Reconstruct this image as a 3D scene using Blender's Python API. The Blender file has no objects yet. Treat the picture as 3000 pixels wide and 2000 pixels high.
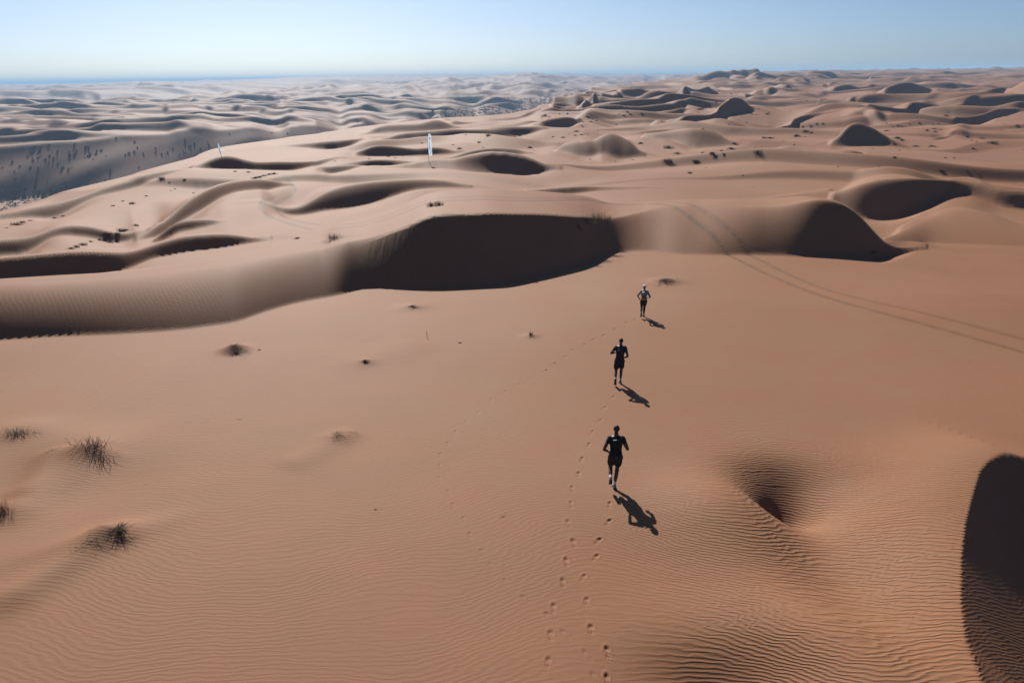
import bpy, bmesh, math, random
import numpy as np
from mathutils import Vector, Matrix, Quaternion

# ------------------------------------------------------------------ camera
F = 2333.0                      # focal length in pixels of a 3000 px wide picture
PITCH = math.atan(775 / F)
ROLL = math.radians(0.8)
HC = 10.9                       # camera height over the sand
scene = bpy.context.scene
COL = scene.collection

cam_data = bpy.data.cameras.new('camera')
cam = bpy.data.objects.new('camera', cam_data)
COL.objects.link(cam)
cam_data.sensor_width = 36.0
cam_data.lens = 36.0 * F / 3000.0
cam_data.clip_start = 0.1
cam_data.clip_end = 60000
cam.location = (0, 0, HC)
cam.rotation_euler = (Matrix.Rotation(math.pi / 2 - PITCH, 4, 'X') @ Matrix.Rotation(-ROLL, 4, 'Z')).to_euler()
scene.camera = cam

# ------------------------------------------------------------------ light
SUN_EL, SUN_AZ = 35.5, -16.5     # degrees; azimuth from the view direction, negative = left
SUN_STRENGTH = 5.0
SKY_STRENGTH = 0.05
world = bpy.data.worlds.new('World')
scene.world = world
world.use_nodes = True
wn = world.node_tree
wn.nodes.clear()
sky = wn.nodes.new('ShaderNodeTexSky')
sky.sky_type = 'NISHITA'
sky.sun_disc = False
sky.sun_elevation = math.radians(SUN_EL)
sky.sun_rotation = math.radians(SUN_AZ)
sky.altitude = 200
sky.air_density = 0.55
sky.dust_density = 1.2
sky.ozone_density = 3.6
bg = wn.nodes.new('ShaderNodeBackground')
bg.inputs['Strength'].default_value = SKY_STRENGTH
wo = wn.nodes.new('ShaderNodeOutputWorld')
tint = wn.nodes.new('ShaderNodeMix'); tint.data_type = 'RGBA'; tint.blend_type = 'MULTIPLY'
tint.inputs['Factor'].default_value = 1.0
tint.inputs[7].default_value = (0.84, 0.965, 1.06, 1)      # the photograph's cool white balance
wn.links.new(sky.outputs[0], tint.inputs[6])
wn.links.new(tint.outputs[2], bg.inputs['Color'])
wn.links.new(bg.outputs[0], wo.inputs['Surface'])

sd = bpy.data.lights.new('sun', 'SUN')
sd.energy = SUN_STRENGTH
sd.angle = math.radians(0.53)
sd.color = (1.0, 0.95, 0.88)
sun = bpy.data.objects.new('sun', sd)
COL.objects.link(sun)
_e, _a = math.radians(SUN_EL), math.radians(SUN_AZ)
to_sun = Vector((math.cos(_e) * math.sin(_a), math.cos(_e) * math.cos(_a), math.sin(_e)))
sun.rotation_euler = to_sun.to_track_quat('Z', 'Y').to_euler()
sun.location = (0, 0, 60)

scene.view_settings.view_transform = 'Standard'
scene.view_settings.look = 'None'
scene.view_settings.exposure = 0.70
scene.view_settings.gamma = 1.0
scene.view_settings.use_curve_mapping = False
scene.render.engine = 'CYCLES'
scene.cycles.max_bounces = 4
scene.cycles.volume_bounces = 0

# ------------------------------------------------------------------ survey helpers (sight lines -> ground)
CR, SR = math.cos(ROLL), math.sin(ROLL)
CP, SP = math.cos(PITCH), math.sin(PITCH)

def sight(u, v):
    """azimuth (deg) and tangent of elevation of a survey reading"""
    x = (u - 1500) / F
    y = -(v - 1000) / F
    x, y = CR * x + SR * y, -SR * x + CR * y
    X, Y, Z = x, CP + y * SP, -SP + y * CP
    h = math.hypot(X, Y)
    return math.degrees(math.atan2(X, Y)), Z / h

def smooth01(t):
    t = np.clip(t, 0, 1)
    return t * t * (3 - 2 * t)

def gsm(a, sig):
    """gaussian smoothing of a 1-D array"""
    r = int(max(1, 3 * sig))
    k = np.exp(-0.5 * (np.arange(-r, r + 1) / sig) ** 2)
    k /= k.sum()
    return np.convolve(np.pad(a, r, mode='edge'), k, mode='valid')

# ------------------------------------------------------------------ noise
_rng = np.random.RandomState(7)
_perm = _rng.permutation(512).astype(np.int64)
_gx = np.cos(np.linspace(0, 2 * np.pi, 64, endpoint=False))
_gy = np.sin(np.linspace(0, 2 * np.pi, 64, endpoint=False))

def perlin(x, y, seed=0):
    xi = np.floor(x).astype(np.int64)
    yi = np.floor(y).astype(np.int64)
    xf, yf = x - xi, y - yi
    u = xf * xf * xf * (xf * (xf * 6 - 15) + 10)
    w = yf * yf * yf * (yf * (yf * 6 - 15) + 10)
    def g(ix, iy, dx, dy):
        h = _perm[(_perm[(ix + seed * 37) & 511] + iy + seed * 11) & 511] & 63
        return _gx[h] * dx + _gy[h] * dy
    a = g(xi, yi, xf, yf)
    b = g(xi + 1, yi, xf - 1, yf)
    c = g(xi, yi + 1, xf, yf - 1)
    d = g(xi + 1, yi + 1, xf - 1, yf - 1)
    return (a + u * (b - a)) + w * ((c + u * (d - c)) - (a + u * (b - a)))

def dunefield(X, Y, lam, hmax, seed, lee=0.6, bias=0.0, lat=1.15):
    """rows of barchanoid dunes: gentle backs, steep slip faces towards -y"""
    wx = perlin(X / (lam * 2.4), Y / (lam * 2.4), seed) * 1.5
    wy = perlin(X / (lam * 0.9), Y / (lam * 1.6), seed + 1) * 0.62
    ph = Y / lam + wx + wy + 0.12 * X / lam
    k = np.floor(ph)
    f = ph - k
    am = perlin(X / (lam * lat) + k * 7.31, k * 3.17 + Y * 0, seed + 2) * 1.3
    am = np.clip(0.5 + am + bias, 0.0, 1.15)
    h = hmax * am
    wl = np.clip(h / lee / lam * 1.05, 0.03, 0.45)
    up = smooth01(f / wl) * 0.15 + np.clip(f / wl, 0, 1) * 0.85
    tb = np.clip((f - wl) / (1 - wl), 0, 1)
    dn = 0.35 * 0.5 * (1 + np.cos(np.pi * tb)) + 0.65 * (1 - tb) ** 1.7
    return h * np.where(f < wl, up, dn)

# ------------------------------------------------------------------ ground sheet: a fan of rows and columns round the viewpoint
azd = np.linspace(-39.5, 39.5, 930)
step = azd[1] - azd[0]
side = [azd[-1]]
st = step
while side[-1] < 178:
    st = min(st * 1.25, 6.0)
    side.append(side[-1] + st)
side = np.array(side[1:])
side = side[side < 179]
AZ = np.concatenate([-side[::-1], azd, side])
NA = len(AZ)
def seg(a, b, r):
    n = max(2, int(math.log(b / a) / r))
    return np.exp(np.linspace(math.log(a), math.log(b), n, endpoint=False))
D = np.concatenate([seg(2.5, 9, 0.08), seg(9, 31, 0.0085), seg(31, 75, 0.0044), seg(75, 330, 0.0040),
                    seg(330, 1300, 0.0029), seg(1300, 3400, 0.0062), seg(3400, 6000, 0.016), seg(6000, 26000, 0.08), [26000]])
ND = len(D)
AR = np.radians(AZ)
X = np.sin(AR)[:, None] * D[None, :]
Y = np.cos(AR)[:, None] * D[None, :]
LD = np.log(D)
DD = np.broadcast_to(D[None, :], X.shape)

def curve(nodes, az):
    """smooth curve through (azimuth, value) nodes, held constant beyond the ends"""
    n = sorted(nodes)
    xs = np.array([p[0] for p in n], float)
    ys = np.array([p[1] for p in n], float)
    if len(xs) == 1:
        return np.full_like(az, ys[0])
    h = np.diff(xs); h[h == 0] = 1e-6
    dl = np.diff(ys) / h
    m = np.zeros_like(xs)
    m[0], m[-1] = dl[0], dl[-1]
    for i in range(1, len(xs) - 1):
        if dl[i - 1] * dl[i] > 0:
            w1, w2 = 2 * h[i] + h[i - 1], h[i] + 2 * h[i - 1]
            m[i] = (w1 + w2) / (w1 / dl[i - 1] + w2 / dl[i])
    i = np.clip(np.searchsorted(xs, az) - 1, 0, len(xs) - 2)
    t = np.clip((az - xs[i]) / h[i], 0, 1)
    t2, t3 = t * t, t * t * t
    return (2 * t3 - 3 * t2 + 1) * ys[i] + (t3 - 2 * t2 + t) * h[i] * m[i] + (-2 * t3 + 3 * t2) * ys[i + 1] + (t3 - t2) * h[i] * m[i + 1]

def az_of(u, v=400):
    return sight(u, v)[0]

# ---- broad lie of the land
edge_px = [(-300, 640, 88), (0, 623, 98), (300, 549, 125), (560, 500, 165), (640, 465, 190), (820, 432, 215), (1000, 405, 250),
           (1110, 372, 275), (1300, 352, 315), (1500, 343, 340), (1590, 325, 420), (1640, 305, 520), (1750, 268, 720), (1850, 245, 950), (1950, 228, 1250), (2060, 222, 1700), (2200, 218, 3000), (2500, 205, 9000)]
EDGE = np.exp(curve([(az_of(u, v), math.log(d)) for u, v, d in edge_px], AZ))
def ramp(x, pts):
    return np.interp(x, [p[0] for p in pts], [p[1] for p in pts])
lz = np.interp(LD, np.log([2, 40, 60, 90, 140, 220, 320, 500, 900, 1600, 3000, 26000]), [0, 0, -0.4, -1.2, -2.6, -3.4, -3.6, -2.6, 0.5, 5.5, 8.5, 9.0])
Z = np.repeat(lz[None, :], NA, axis=0)
# the plateau ends at EDGE; beyond it the ground drops into a wide valley
vfloor = curve([(-60, -52), (-33, -49), (-20, -46), (-5, -40), (3, -34), (9, -26), (13, -18), (60, -10)], AZ)
dn = smooth01((np.log(DD) - np.log(EDGE)[:, None]) / 0.42)
drop = np.minimum(1, np.maximum(0, (DD - EDGE[:, None]) * 0.42 / np.maximum(6, -vfloor[:, None] - 3)))
drop = smooth01(drop)
Z = Z * (1 - drop) + vfloor[:, None] * drop
PLATEAU = 1 - drop
VISLIM = []

def visible_d(tz, c0, c1, zz, dmin=None):
    """distance of the first ground point seen at tangent tz, for columns c0..c1"""
    el = (zz - HC) / D[None, :]
    if dmin is not None:
        el = np.where(D[None, :] < dmin[:, None], -9, el)
    rm = np.maximum.accumulate(el, axis=1)
    hit = rm >= tz[:, None]
    idx = np.argmax(hit, axis=1)
    idx[~hit.any(axis=1)] = ND - 1
    idx = np.clip(idx, 1, ND - 1)
    r = np.arange(len(idx))
    e0, e1 = rm[r, idx - 1], rm[r, idx]
    t = np.where(e1 > e0, (tz - e0) / np.maximum(e1 - e0, 1e-9), 0)
    return D[idx - 1] + np.clip(t, 0, 1) * (D[idx] - D[idx - 1])

def nodeval(p, az):
    if isinstance(p, (list, tuple)):
        return curve([(az_of(u), s) for u, s in p], az)
    return np.full_like(az, float(p))

LEE = np.zeros_like(Z)
def dune(crest, toe, S=0.6, p=1.15, hold=0.0, fall=8.0, sm=3.0, dmin=None, fade=(0, 0), hmax=None, spread=0.5, aspect=0.25):
    """raise one dune: slip face between the surveyed toe and crest lines, long back behind"""
    global Z
    ca = [sight(*c) for c in crest]
    ta = [sight(*c) for c in toe]
    a0 = min(min(a for a, _ in ca), min(a for a, _ in ta))
    a1 = max(max(a for a, _ in ca), max(a for a, _ in ta))
    ext0, ext1 = fade
    c0 = np.searchsorted(AZ, a0 - ext0) ; c1 = np.searchsorted(AZ, a1 + ext1)
    c0 = max(0, c0 - 1); c1 = min(NA, c1 + 1)
    if c1 - c0 < 3: return
    az = AZ[c0:c1]
    tc = curve(ca, az); tt = curve(ta, az)
    tc = np.maximum(tc, tt)
    zz = Z[c0:c1].copy()
    dm = None if dmin is None else nodeval(dmin, az)
    dt = visible_d(tt, c0, c1, zz, dm)
    db = visible_d(tt, c0, c1, ZBASE[c0:c1])
    db = np.minimum(db, 3000)
    dt = np.clip(dt, db * 0.80, db * 1.12)
    if len(az) > 8 and sm > 0:
        hw = min(10, len(az) // 4)
        sm = max(sm, min(6, len(az) / 14))
        pad = np.pad(np.log(dt), hw, mode='edge')
        med = np.median(np.stack([pad[i:i + len(az)] for i in range(2 * hw + 1)]), axis=0)
        dt = np.exp(gsm(med, min(sm, len(az) / 6)))
    dmid = float(np.exp(np.mean(np.log(dt))))
    al = 1.0 - (1.0 - aspect) * float(smooth01((dmid - 50) / 24))
    if al < 1 and len(az) > 8:
        # the foot of the dune runs fairly straight in plan; its ups and downs are real relief of the ground
        xs_ = az - az.mean()
        lin = np.polyval(np.polyfit(xs_, np.log(dt), 1), xs_)
        lin = np.log(dmid) + (lin - np.log(dmid)) * 0.45
        dt = np.exp(lin + al * (np.log(dt) - lin))
        zcur = np.array([np.interp(dt[i], D, zz[i]) for i in range(len(az))])
        corr = np.clip(HC + tt * dt - zcur, -0.03 * dmid, 0.03 * dmid)
        corr = gsm(corr, max(2.0, min(5.0, len(az) / 14)))
        n = len(az); w = int(max(8, n * .5))
        e0, e1 = max(0, c0 - w), min(NA, c1 + w)
        cx = np.concatenate([np.full(c0 - e0, corr[0]) * smooth01(np.linspace(0, 1, c0 - e0)), corr, np.full(e1 - c1, corr[-1]) * smooth01(np.linspace(1, 0, e1 - c1))])
        dx0 = np.concatenate([np.full(c0 - e0, dt[0]), dt, np.full(e1 - c1, dt[-1])])
        Lf = (0.07 * dx0 + np.abs(cx) * 5)[:, None]
        wgt = smooth01((D[None, :] - dx0[:, None] + Lf) / Lf)
        Lb = (0.10 * dx0 + np.abs(cx) * 8)[:, None]
        wgt = wgt * (1 - smooth01((D[None, :] - dx0[:, None] * 1.06) / Lb))
        Z[e0:e1] += cx[:, None] * wgt
        zz = Z[c0:c1].copy()
    zt = np.array([np.interp(dt[i], D, zz[i]) for i in range(len(az))])
    if len(az) > 8: zt = gsm(zt, max(2.0, min(7.0, len(az) / 12)))
    S0 = nodeval(S, az) * np.clip(math.cos(math.radians(14)) / np.cos(np.radians(az + 14)), 1.0, 1.28); P = nodeval(p, az)
    m = S0 / P
    dc = (zt - m * dt - HC) / np.minimum(tc - m, -0.02)
    dc = np.maximum(dc, dt * 1.0005)
    # the height must taper to nothing at the ends
    t_ends = np.ones_like(az)
    if ext0 > 0: t_ends *= smooth01((az - (a0 - ext0)) / ext0)
    if ext1 > 0: t_ends *= smooth01(((a1 + ext1) - az) / ext1)
    if len(az) > 8 and sm > 0:
        dc = dt + np.maximum(gsm(dc - dt, min(sm * 0.5, len(az) / 8)), 0.01)
    if len(az) > 8: dc = dt + gsm(dc - dt, max(1.2, min(7.0, len(az) / 24)))
    zc = zt + m * (dc - dt)
    cur_c = np.array([np.interp(dc[i], D, zz[i]) for i in range(len(az))])
    cap = np.minimum(0.09 * dt, 11.0)
    sc_end = np.maximum(zc - cur_c, 0)
    H = np.minimum(sc_end, cap) * t_ends
    s = (D[None, :] - dt[:, None]) / (dc - dt)[:, None]
    sc = np.clip(s, 0, 1)
    prof = 1 - (1 - sc) ** P[:, None]
    face = (zt[:, None] + m[:, None] * (dc - dt)[:, None] * prof - zz)
    face = face * np.clip(H / np.maximum(sc_end, 0.05), 0, 1.2)[:, None]
    face = np.where((s >= 0) & (s <= 1), np.maximum(face, 0), 0)
    hol = nodeval(hold, az); fl = nodeval(fall, az)
    Z[c0:c1] = zz + face
    # the back of the dune spreads sideways beyond the ends of the slip face
    n = len(az)
    w = int(max(4, n * spread))
    e0, e1 = max(0, c0 - w), min(NA, c1 + w)
    L0, L1 = c0 - e0, e1 - c1
    Hx = np.concatenate([np.zeros(L0), H, np.zeros(L1)])
    dx_ = np.concatenate([np.full(L0, dc[0]), dc, np.full(L1, dc[-1])])
    hx = np.concatenate([np.full(L0, hol[0]), hol, np.full(L1, hol[-1])])
    fx = np.concatenate([np.full(L0, fl[0]), fl, np.full(L1, fl[-1])])
    Hs = gsm(np.concatenate([np.zeros(3 * w), Hx, np.zeros(3 * w)]), max(2.0, w * 0.42))[3 * w:3 * w + len(Hx)] * 0.85
    Hs *= smooth01(np.minimum(np.arange(len(Hx)) + .5, np.arange(len(Hx))[::-1] + .5) / max(2.0, w * .7))
    extra = np.maximum(Hs - Hx, 0)
    dd_ = D[None, :] - dx_[:, None]
    Hb = Hx[:, None] + extra[:, None] * smooth01(dd_ / (extra * 7 + .8)[:, None])
    fallen = np.maximum(np.maximum(Hx, Hs) * fx * (1.5 if dmid > 75 else 1.0), 0.5)
    q = (dd_ - hx[:, None] - (extra * 4)[:, None]) / fallen[:, None]
    qc = np.clip(q, 0, 1)
    kn = float(smooth01((dmid - 60) / 30)) * .75
    back = np.where(dd_ > 0, Hb * ((1 - kn) * 0.5 * (1 + np.cos(np.pi * qc)) + kn * (1 - qc) ** 1.8), 0)
    Z[e0:e1] += back
    LEE[c0:c1] = np.maximum(LEE[c0:c1], np.where((s > -0.02) & (s < 1.02), smooth01(m / 0.3)[:, None] * smooth01(H / (0.012 * dc))[:, None], 0))

# ---- the far country: escarpment, dune field, hazy ridge
def px_curve(nodes, f=lambda u, v: v):
    return curve([(az_of(u, v), f(u, v)) for u, v in nodes], AZ)
tzn = lambda nodes: curve([sight(u, v) for u, v in nodes], AZ)
sc_toe = tzn([(-300, 600), (0, 590), (300, 565), (600, 520), (900, 480), (1100, 440), (1300, 390), (1450, 355), (1550, 338), (1700, 302), (1800, 282), (1950, 258), (2300, 235), (3000, 225)])
sc_cr = tzn([(-300, 440), (0, 428), (150, 416), (255, 410), (345, 399), (485, 392), (523, 382), (587, 376), (640, 383), (730, 375), (806, 386), (830, 380),
             (849, 370), (900, 369), (959, 376), (997, 385), (1030, 368), (1080, 360), (1130, 368), (1200, 352), (1260, 356), (1310, 340), (1380, 344), (1430, 325), (1500, 322), (1560, 306), (1640, 302), (1700, 286), (1800, 270), (1950, 250), (2300, 230), (3000, 222)])
dS = (HC - vfloor) / -np.minimum(sc_toe, -0.004)
dS = np.minimum(dS, 2600)
mS = curve([(az_of(0), .64), (az_of(900), .62), (az_of(1200), .26), (az_of(1500), .13), (az_of(1800), .10)], AZ)
zS = vfloor
dC = (zS - mS * dS - HC) / (sc_cr - mS)
dC = np.exp(gsm(np.log(np.maximum(dC, dS * 1.01)), 22))
zC = HC + sc_cr * dC
mS = (zC - zS) / (dC - dS)
dE = curve([(az_of(-400), 1250), (az_of(0), 1250), (az_of(500), 1300), (az_of(1000), 1900), (az_of(1250), 2300), (az_of(1500), 2900), (az_of(1900), 3600), (az_of(3000), 4500)], AZ)
tE = tzn([(-300, 316), (0, 309), (150, 311), (350, 304), (500, 300), (600, 296), (700, 290), (800, 286), (1000, 264), (1120, 258), (1250, 250), (1400, 240), (1550, 228), (1650, 231), (1780, 230), (1850, 224), (2000, 221), (2300, 216), (3000, 205)])
zE = HC + tE * dE
dC = np.minimum(dC, dE * 0.8)
f1 = np.clip((DD - dS[:, None]) / (dC - dS)[:, None], 0, 1)
spur = perlin(X / 46 - Y / 90, Y / 240, 41) * 7 + perlin(X / 17 - Y / 34, Y / 90, 42) * 2.6
far = vfloor[:, None] + (zC - vfloor)[:, None] * f1 + spur * np.sin(np.pi * f1) * np.clip(-vfloor[:, None] / 60, .1, 1)
f2 = np.clip((DD - dC[:, None]) / (dE - dC)[:, None], 0, 1)
far = far + (zE - zC)[:, None] * f2
# drop beyond, second valley, hazy ridge
f3 = smooth01((DD - dE[:, None]) / 380.0)
far = far * (1 - f3) + (-45.0) * f3
dR0 = dE + 500
dR1 = np.maximum(5200.0, dR0 + 1500)
tR = tzn([(-400, 259), (0, 253), (200, 250), (400, 243), (600, 240), (800, 232), (1000, 225), (1250, 223), (1500, 221), (1750, 221), (2000, 217), (2300, 212), (3000, 203)])
zR = HC + tR * dR1
f4 = np.clip((DD - dR0[:, None]) / (dR1 - dR0)[:, None], 0, 1)
rise = 0.62 * smooth01(f4 / 0.16) + 0.38 * f4
ridge = -45 + (zR[:, None] + 45) * rise
far = np.where(f4 > 0, np.maximum(ridge, far), far)
far = np.where(DD > dR1[:, None], zR[:, None] * 1.0, far)
wfar = 1 - PLATEAU
near_r = smooth01((DD - EDGE[:, None] * 1.15) / 60)
Zv = Z.copy()
Z = np.where(DD > dS[:, None], np.where(wfar > .5, far, Z), Z)
# dunes of the far field
inF = smooth01((DD - dC[:, None] + 6) / 25) * (1 - smooth01((DD - dE[:, None] - 100) / 60)) * (wfar > .5)
fld = dunefield(X, Y, 72, 8.2, 3, .80) + dunefield(X + 31, Y - 17, 38, 3.6, 9, .78)
Z += inF * fld * np.clip(DD / 900, .75, 1.9)
hills = 16 * np.exp(-((AZ - az_of(1560, 240)) / 2.6) ** 2)[:, None] * np.exp(-((DD - 2700) / 350.) ** 2) + 7 * np.exp(-((AZ - az_of(1740, 240)) / 1.0) ** 2)[:, None] * np.exp(-((DD - 2800) / 200.) ** 2)
Z += hills * (wfar > .5)
for u, v, hh, w in [(560, 295, 5, .55), (690, 268, 11, .9), (795, 266, 11, .8), (885, 258, 14, .75), (965, 258, 11, .5), (1050, 253, 12, .8), (1180, 252, 6, .5), (1250, 247, 10, .5), (1312, 240, 14, .8)]:
    a_ = az_of(u, v)
    de = np.interp(a_, AZ, dE)
    Z += (wfar > .5) * hh * np.exp(-((AZ - a_) / w) ** 2)[:, None] * np.exp(-((DD - de * 0.97) / (de * .035)) ** 2)
inR = smooth01((DD - dR0[:, None]) / 150) * (wfar > .5)
Z += inR * (dunefield(X, Y, 190, 14, 15, .7) + dunefield(X, Y, 90, 9, 17, .7))
# right-hand highland beyond the surveyed dunes
inH = smooth01((DD - 620) / 350) * (PLATEAU >= .5) * smooth01((AZ[:, None] - az_of(1950, 230)) / 3)
Z += inH * (dunefield(X, Y, 70, 6.6, 5, .78) + 0.7 * dunefield(X + 40, Y + 9, 40, 3.6, 8, .76)) * np.clip(DD / 1500, 1, 3.0)
# soft undulation everywhere on the plateau, absent under the runners
und = perlin(X / 24, Y / 30, 21) * 2.0 + perlin(X / 11, Y / 13, 22) * 0.22
und = und + dunefield(X + 9, Y + 4, 33, 1.9, 27, .34) * smooth01((DD - 75) / 40)
und = und + dunefield(X - 13, Y + 21, 47, 4.3, 29, .76, 0.0, 1.3) * smooth01((DD - 190) / 110) * (1 - smooth01((DD - 750) / 300)) * smooth01((AZ[:, None] + 2) / 4)
und = und * (1 - .85 * smooth01((DD / EDGE[:, None] - .62) / .25) * (AZ[:, None] < 3))
Z += (perlin(X / 17, Y / 19, 23) * 0.35 + perlin(X / 6, Y / 7, 24) * 0.05) * smooth01((DD - 11) / 20) * (1 - smooth01((DD - 55) / 20))

# ---- surveyed dunes, near to far
FEAT = []
def feat(crest, toe, **k):
    FEAT.append((crest, toe, k))
# the big dune across the picture with the dark slip face
feat([(-200, 838), (0, 832), (200, 826), (450, 806), (650, 780), (800, 752), (900, 735), (1010, 712), (1112, 690), (1176, 668), (1240, 640), (1283, 627), (1453, 624), (1563, 625), (1708, 636), (1793, 644), (1845, 630), (1905, 614), (1980, 603), (2050, 600), (2115, 603), (2200, 608), (2298, 602), (2383, 582), (2440, 573), (2500, 592), (2550, 642), (2600, 694), (2650, 722), (2710, 728)],
     [(-200, 1000), (0, 995), (170, 985), (383, 976), (553, 963), (680, 946), (765, 917), (872, 887), (1000, 863), (1062, 846), (1240, 849), (1410, 842), (1495, 829), (1580, 812), (1687, 785), (1750, 755), (1835, 736), (1905, 735), (1980, 745), (2050, 747), (2150, 747), (2255, 748), (2340, 752), (2446, 753), (2531, 749), (2590, 742), (2650, 736), (2710, 730)],
     S=[(0, .72), (500, .60), (900, .56), (1000, .76), (1150, .84), (1400, .83), (1520, .76), (1660, .70), (1790, .56), (1900, .40), (2040, .36), (2250, .64), (2420, .86), (2640, .92)], p=[(0, 2.0), (700, 1.7), (1000, 1.35), (1150, 1.1), (1250, 1.02), (1700, 1.02), (1850, 1.25), (2000, 1.4), (2200, 1.4), (2420, 1.15), (2640, 1.08)], spread=0.06, aspect=1.0,
     hold=[(0, 1.0), (600, 2.0), (1000, 8), (1250, 10), (1700, 11), (1800, 8), (1880, 6), (1960, 4), (2110, 4), (2215, 5), (2330, 5), (2440, 1.5), (2640, .5)], fall=[(0, 3.2), (600, 5), (1000, 3.5), (1500, 2.6), (1900, 3), (2640, 4)], fade=(12, 0), sm=5)
feat([(-150, 760), (0, 757), (213, 738), (400, 736), (450, 718), (531, 693), (638, 684), (744, 698), (792, 704)],
     [(-150, 826), (0, 815), (170, 804), (357, 793), (408, 775), (450, 757), (480, 752), (553, 738), (638, 728), (723, 714), (792, 704)], S=.64, p=1.25, fall=6, fade=(10, 0), dmin=51)
feat([(400, 708), (425, 690), (468, 655), (510, 620), (565, 582), (640, 555), (723, 535), (786, 527), (829, 540), (850, 548)],
     [(400, 708), (425, 708), (450, 708), (480, 690), (510, 657), (553, 641), (595, 627), (659, 592), (723, 573), (786, 564), (829, 550), (850, 548)], S=.54, p=1.35, fall=8)
feat([(455, 700), (490, 670), (520, 650), (560, 643), (620, 642), (660, 650)], [(455, 708), (490, 697), (520, 684), (560, 674), (610, 663), (660, 650)], S=.62, p=1.3, fall=5)
feat([(-150, 715), (0, 702), (128, 683), (183, 657), (255, 640), (319, 643), (383, 648), (446, 647)],
     [(-150, 765), (0, 751), (60, 747), (102, 732), (140, 704), (191, 685), (272, 676), (332, 676), (374, 668), (408, 655), (446, 647)], S=[(0, .60), (250, .66), (450, .6)], p=1.15, fall=7, fade=(10, 0), dmin=62)
feat([(-150, 640), (0, 625), (85, 610), (140, 594), (238, 574), (298, 551), (361, 531), (425, 516), (510, 506), (553, 504)],
     [(-150, 655), (0, 645), (85, 638), (140, 642), (170, 638), (200, 623), (238, 602), (289, 577), (349, 564), (404, 551), (463, 534), (500, 524), (553, 509)], S=.56, p=1.6, fall=5, fade=(3, 0))
feat([(564, 499), (602, 479), (633, 464), (653, 458), (679, 461), (704, 470), (724, 478), (755, 482), (806, 478), (857, 474), (921, 469), (972, 465), (1008, 465)],
     [(564, 501), (602, 506), (633, 507), (666, 508), (704, 507), (755, 510), (806, 510), (832, 508), (865, 505), (890, 497), (908, 489), (946, 482), (972, 474), (1008, 467)], S=[(564, .5), (610, .62), (700, .62), (900, .62), (1000, .5)], p=1.05, fall=7)
feat([(930, 500), (975, 487), (1023, 478), (1061, 473), (1106, 471), (1160, 472), (1204, 475), (1230, 476)],
     [(930, 500), (975, 494), (1000, 490), (1085, 488), (1149, 490), (1191, 486), (1230, 476)], S=.62, p=1.1, fall=6)
feat([(926, 505), (959, 501), (1010, 498), (1048, 497), (1079, 498)], [(926, 507), (944, 520), (967, 530), (997, 525), (1023, 520), (1048, 510), (1079, 499)], S=.58, p=1.4, fall=7)
feat([(770, 600), (806, 610), (832, 617), (870, 612), (908, 594), (934, 575), (972, 558), (1023, 545), (1074, 538), (1150, 533), (1212, 531), (1276, 530), (1340, 540), (1380, 554)],
     [(770, 602), (806, 620), (832, 632), (870, 637), (908, 633), (946, 624), (997, 619), (1061, 609), (1100, 599), (1170, 575), (1221, 561), (1298, 555), (1380, 554)], S=[(800, .66), (1050, .66), (1250, .5)], p=1.5, fall=6)
feat([(1130, 508), (1200, 490), (1240, 476), (1259, 472), (1298, 470), (1340, 473), (1370, 468), (1425, 461), (1468, 460), (1531, 467), (1574, 484), (1616, 503), (1640, 512)],
     [(1130, 510), (1200, 510), (1240, 512), (1290, 512), (1340, 520), (1374, 527), (1404, 529), (1468, 530), (1531, 530), (1574, 524), (1616, 514), (1640, 512)], S=[(1130, .3), (1259, .38), (1310, .42), (1380, .55), (1440, .66), (1570, .66), (1640, .6)], p=1.15, fall=6)
feat([(1298, 466), (1340, 452), (1383, 439), (1446, 433), (1502, 435), (1557, 452)], [(1298, 467), (1340, 466), (1361, 465), (1404, 460), (1468, 454), (1510, 458), (1557, 453)], S=[(1298, .5), (1450, .66)], p=1.1, fall=6)
feat([(1553, 555), (1638, 545), (1702, 541), (1765, 544), (1850, 547), (1957, 552)], [(1540, 566), (1595, 566), (1659, 565), (1723, 558), (1757, 554), (1850, 553), (1957, 553)], S=.66, p=1.1, fall=8, dmin=72)
# right-hand dark faces
feat([(2590, 704), (2700, 650), (2800, 615), (2900, 635), (3000, 672), (3150, 690)], [(2590, 708), (2750, 712), (3000, 722), (3150, 727)], S=.15, p=1.9, fall=6, hold=2, fade=(0, 8))
feat([(2440, 572), (2510, 537), (2595, 520), (2680, 519), (2787, 531), (2850, 539), (3000, 560), (3200, 590)],
     [(2440, 590), (2510, 635), (2570, 645), (2629, 641), (2702, 616), (2787, 577), (2850, 575), (2914, 603), (3000, 618), (3200, 640)], S=[(2450, .74), (2700, .72), (2830, .72), (2900, .86)], p=[(2440, 1.25), (2800, 1.2), (2900, 1.05)], fall=7, fade=(0, 8), dmin=68)
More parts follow.
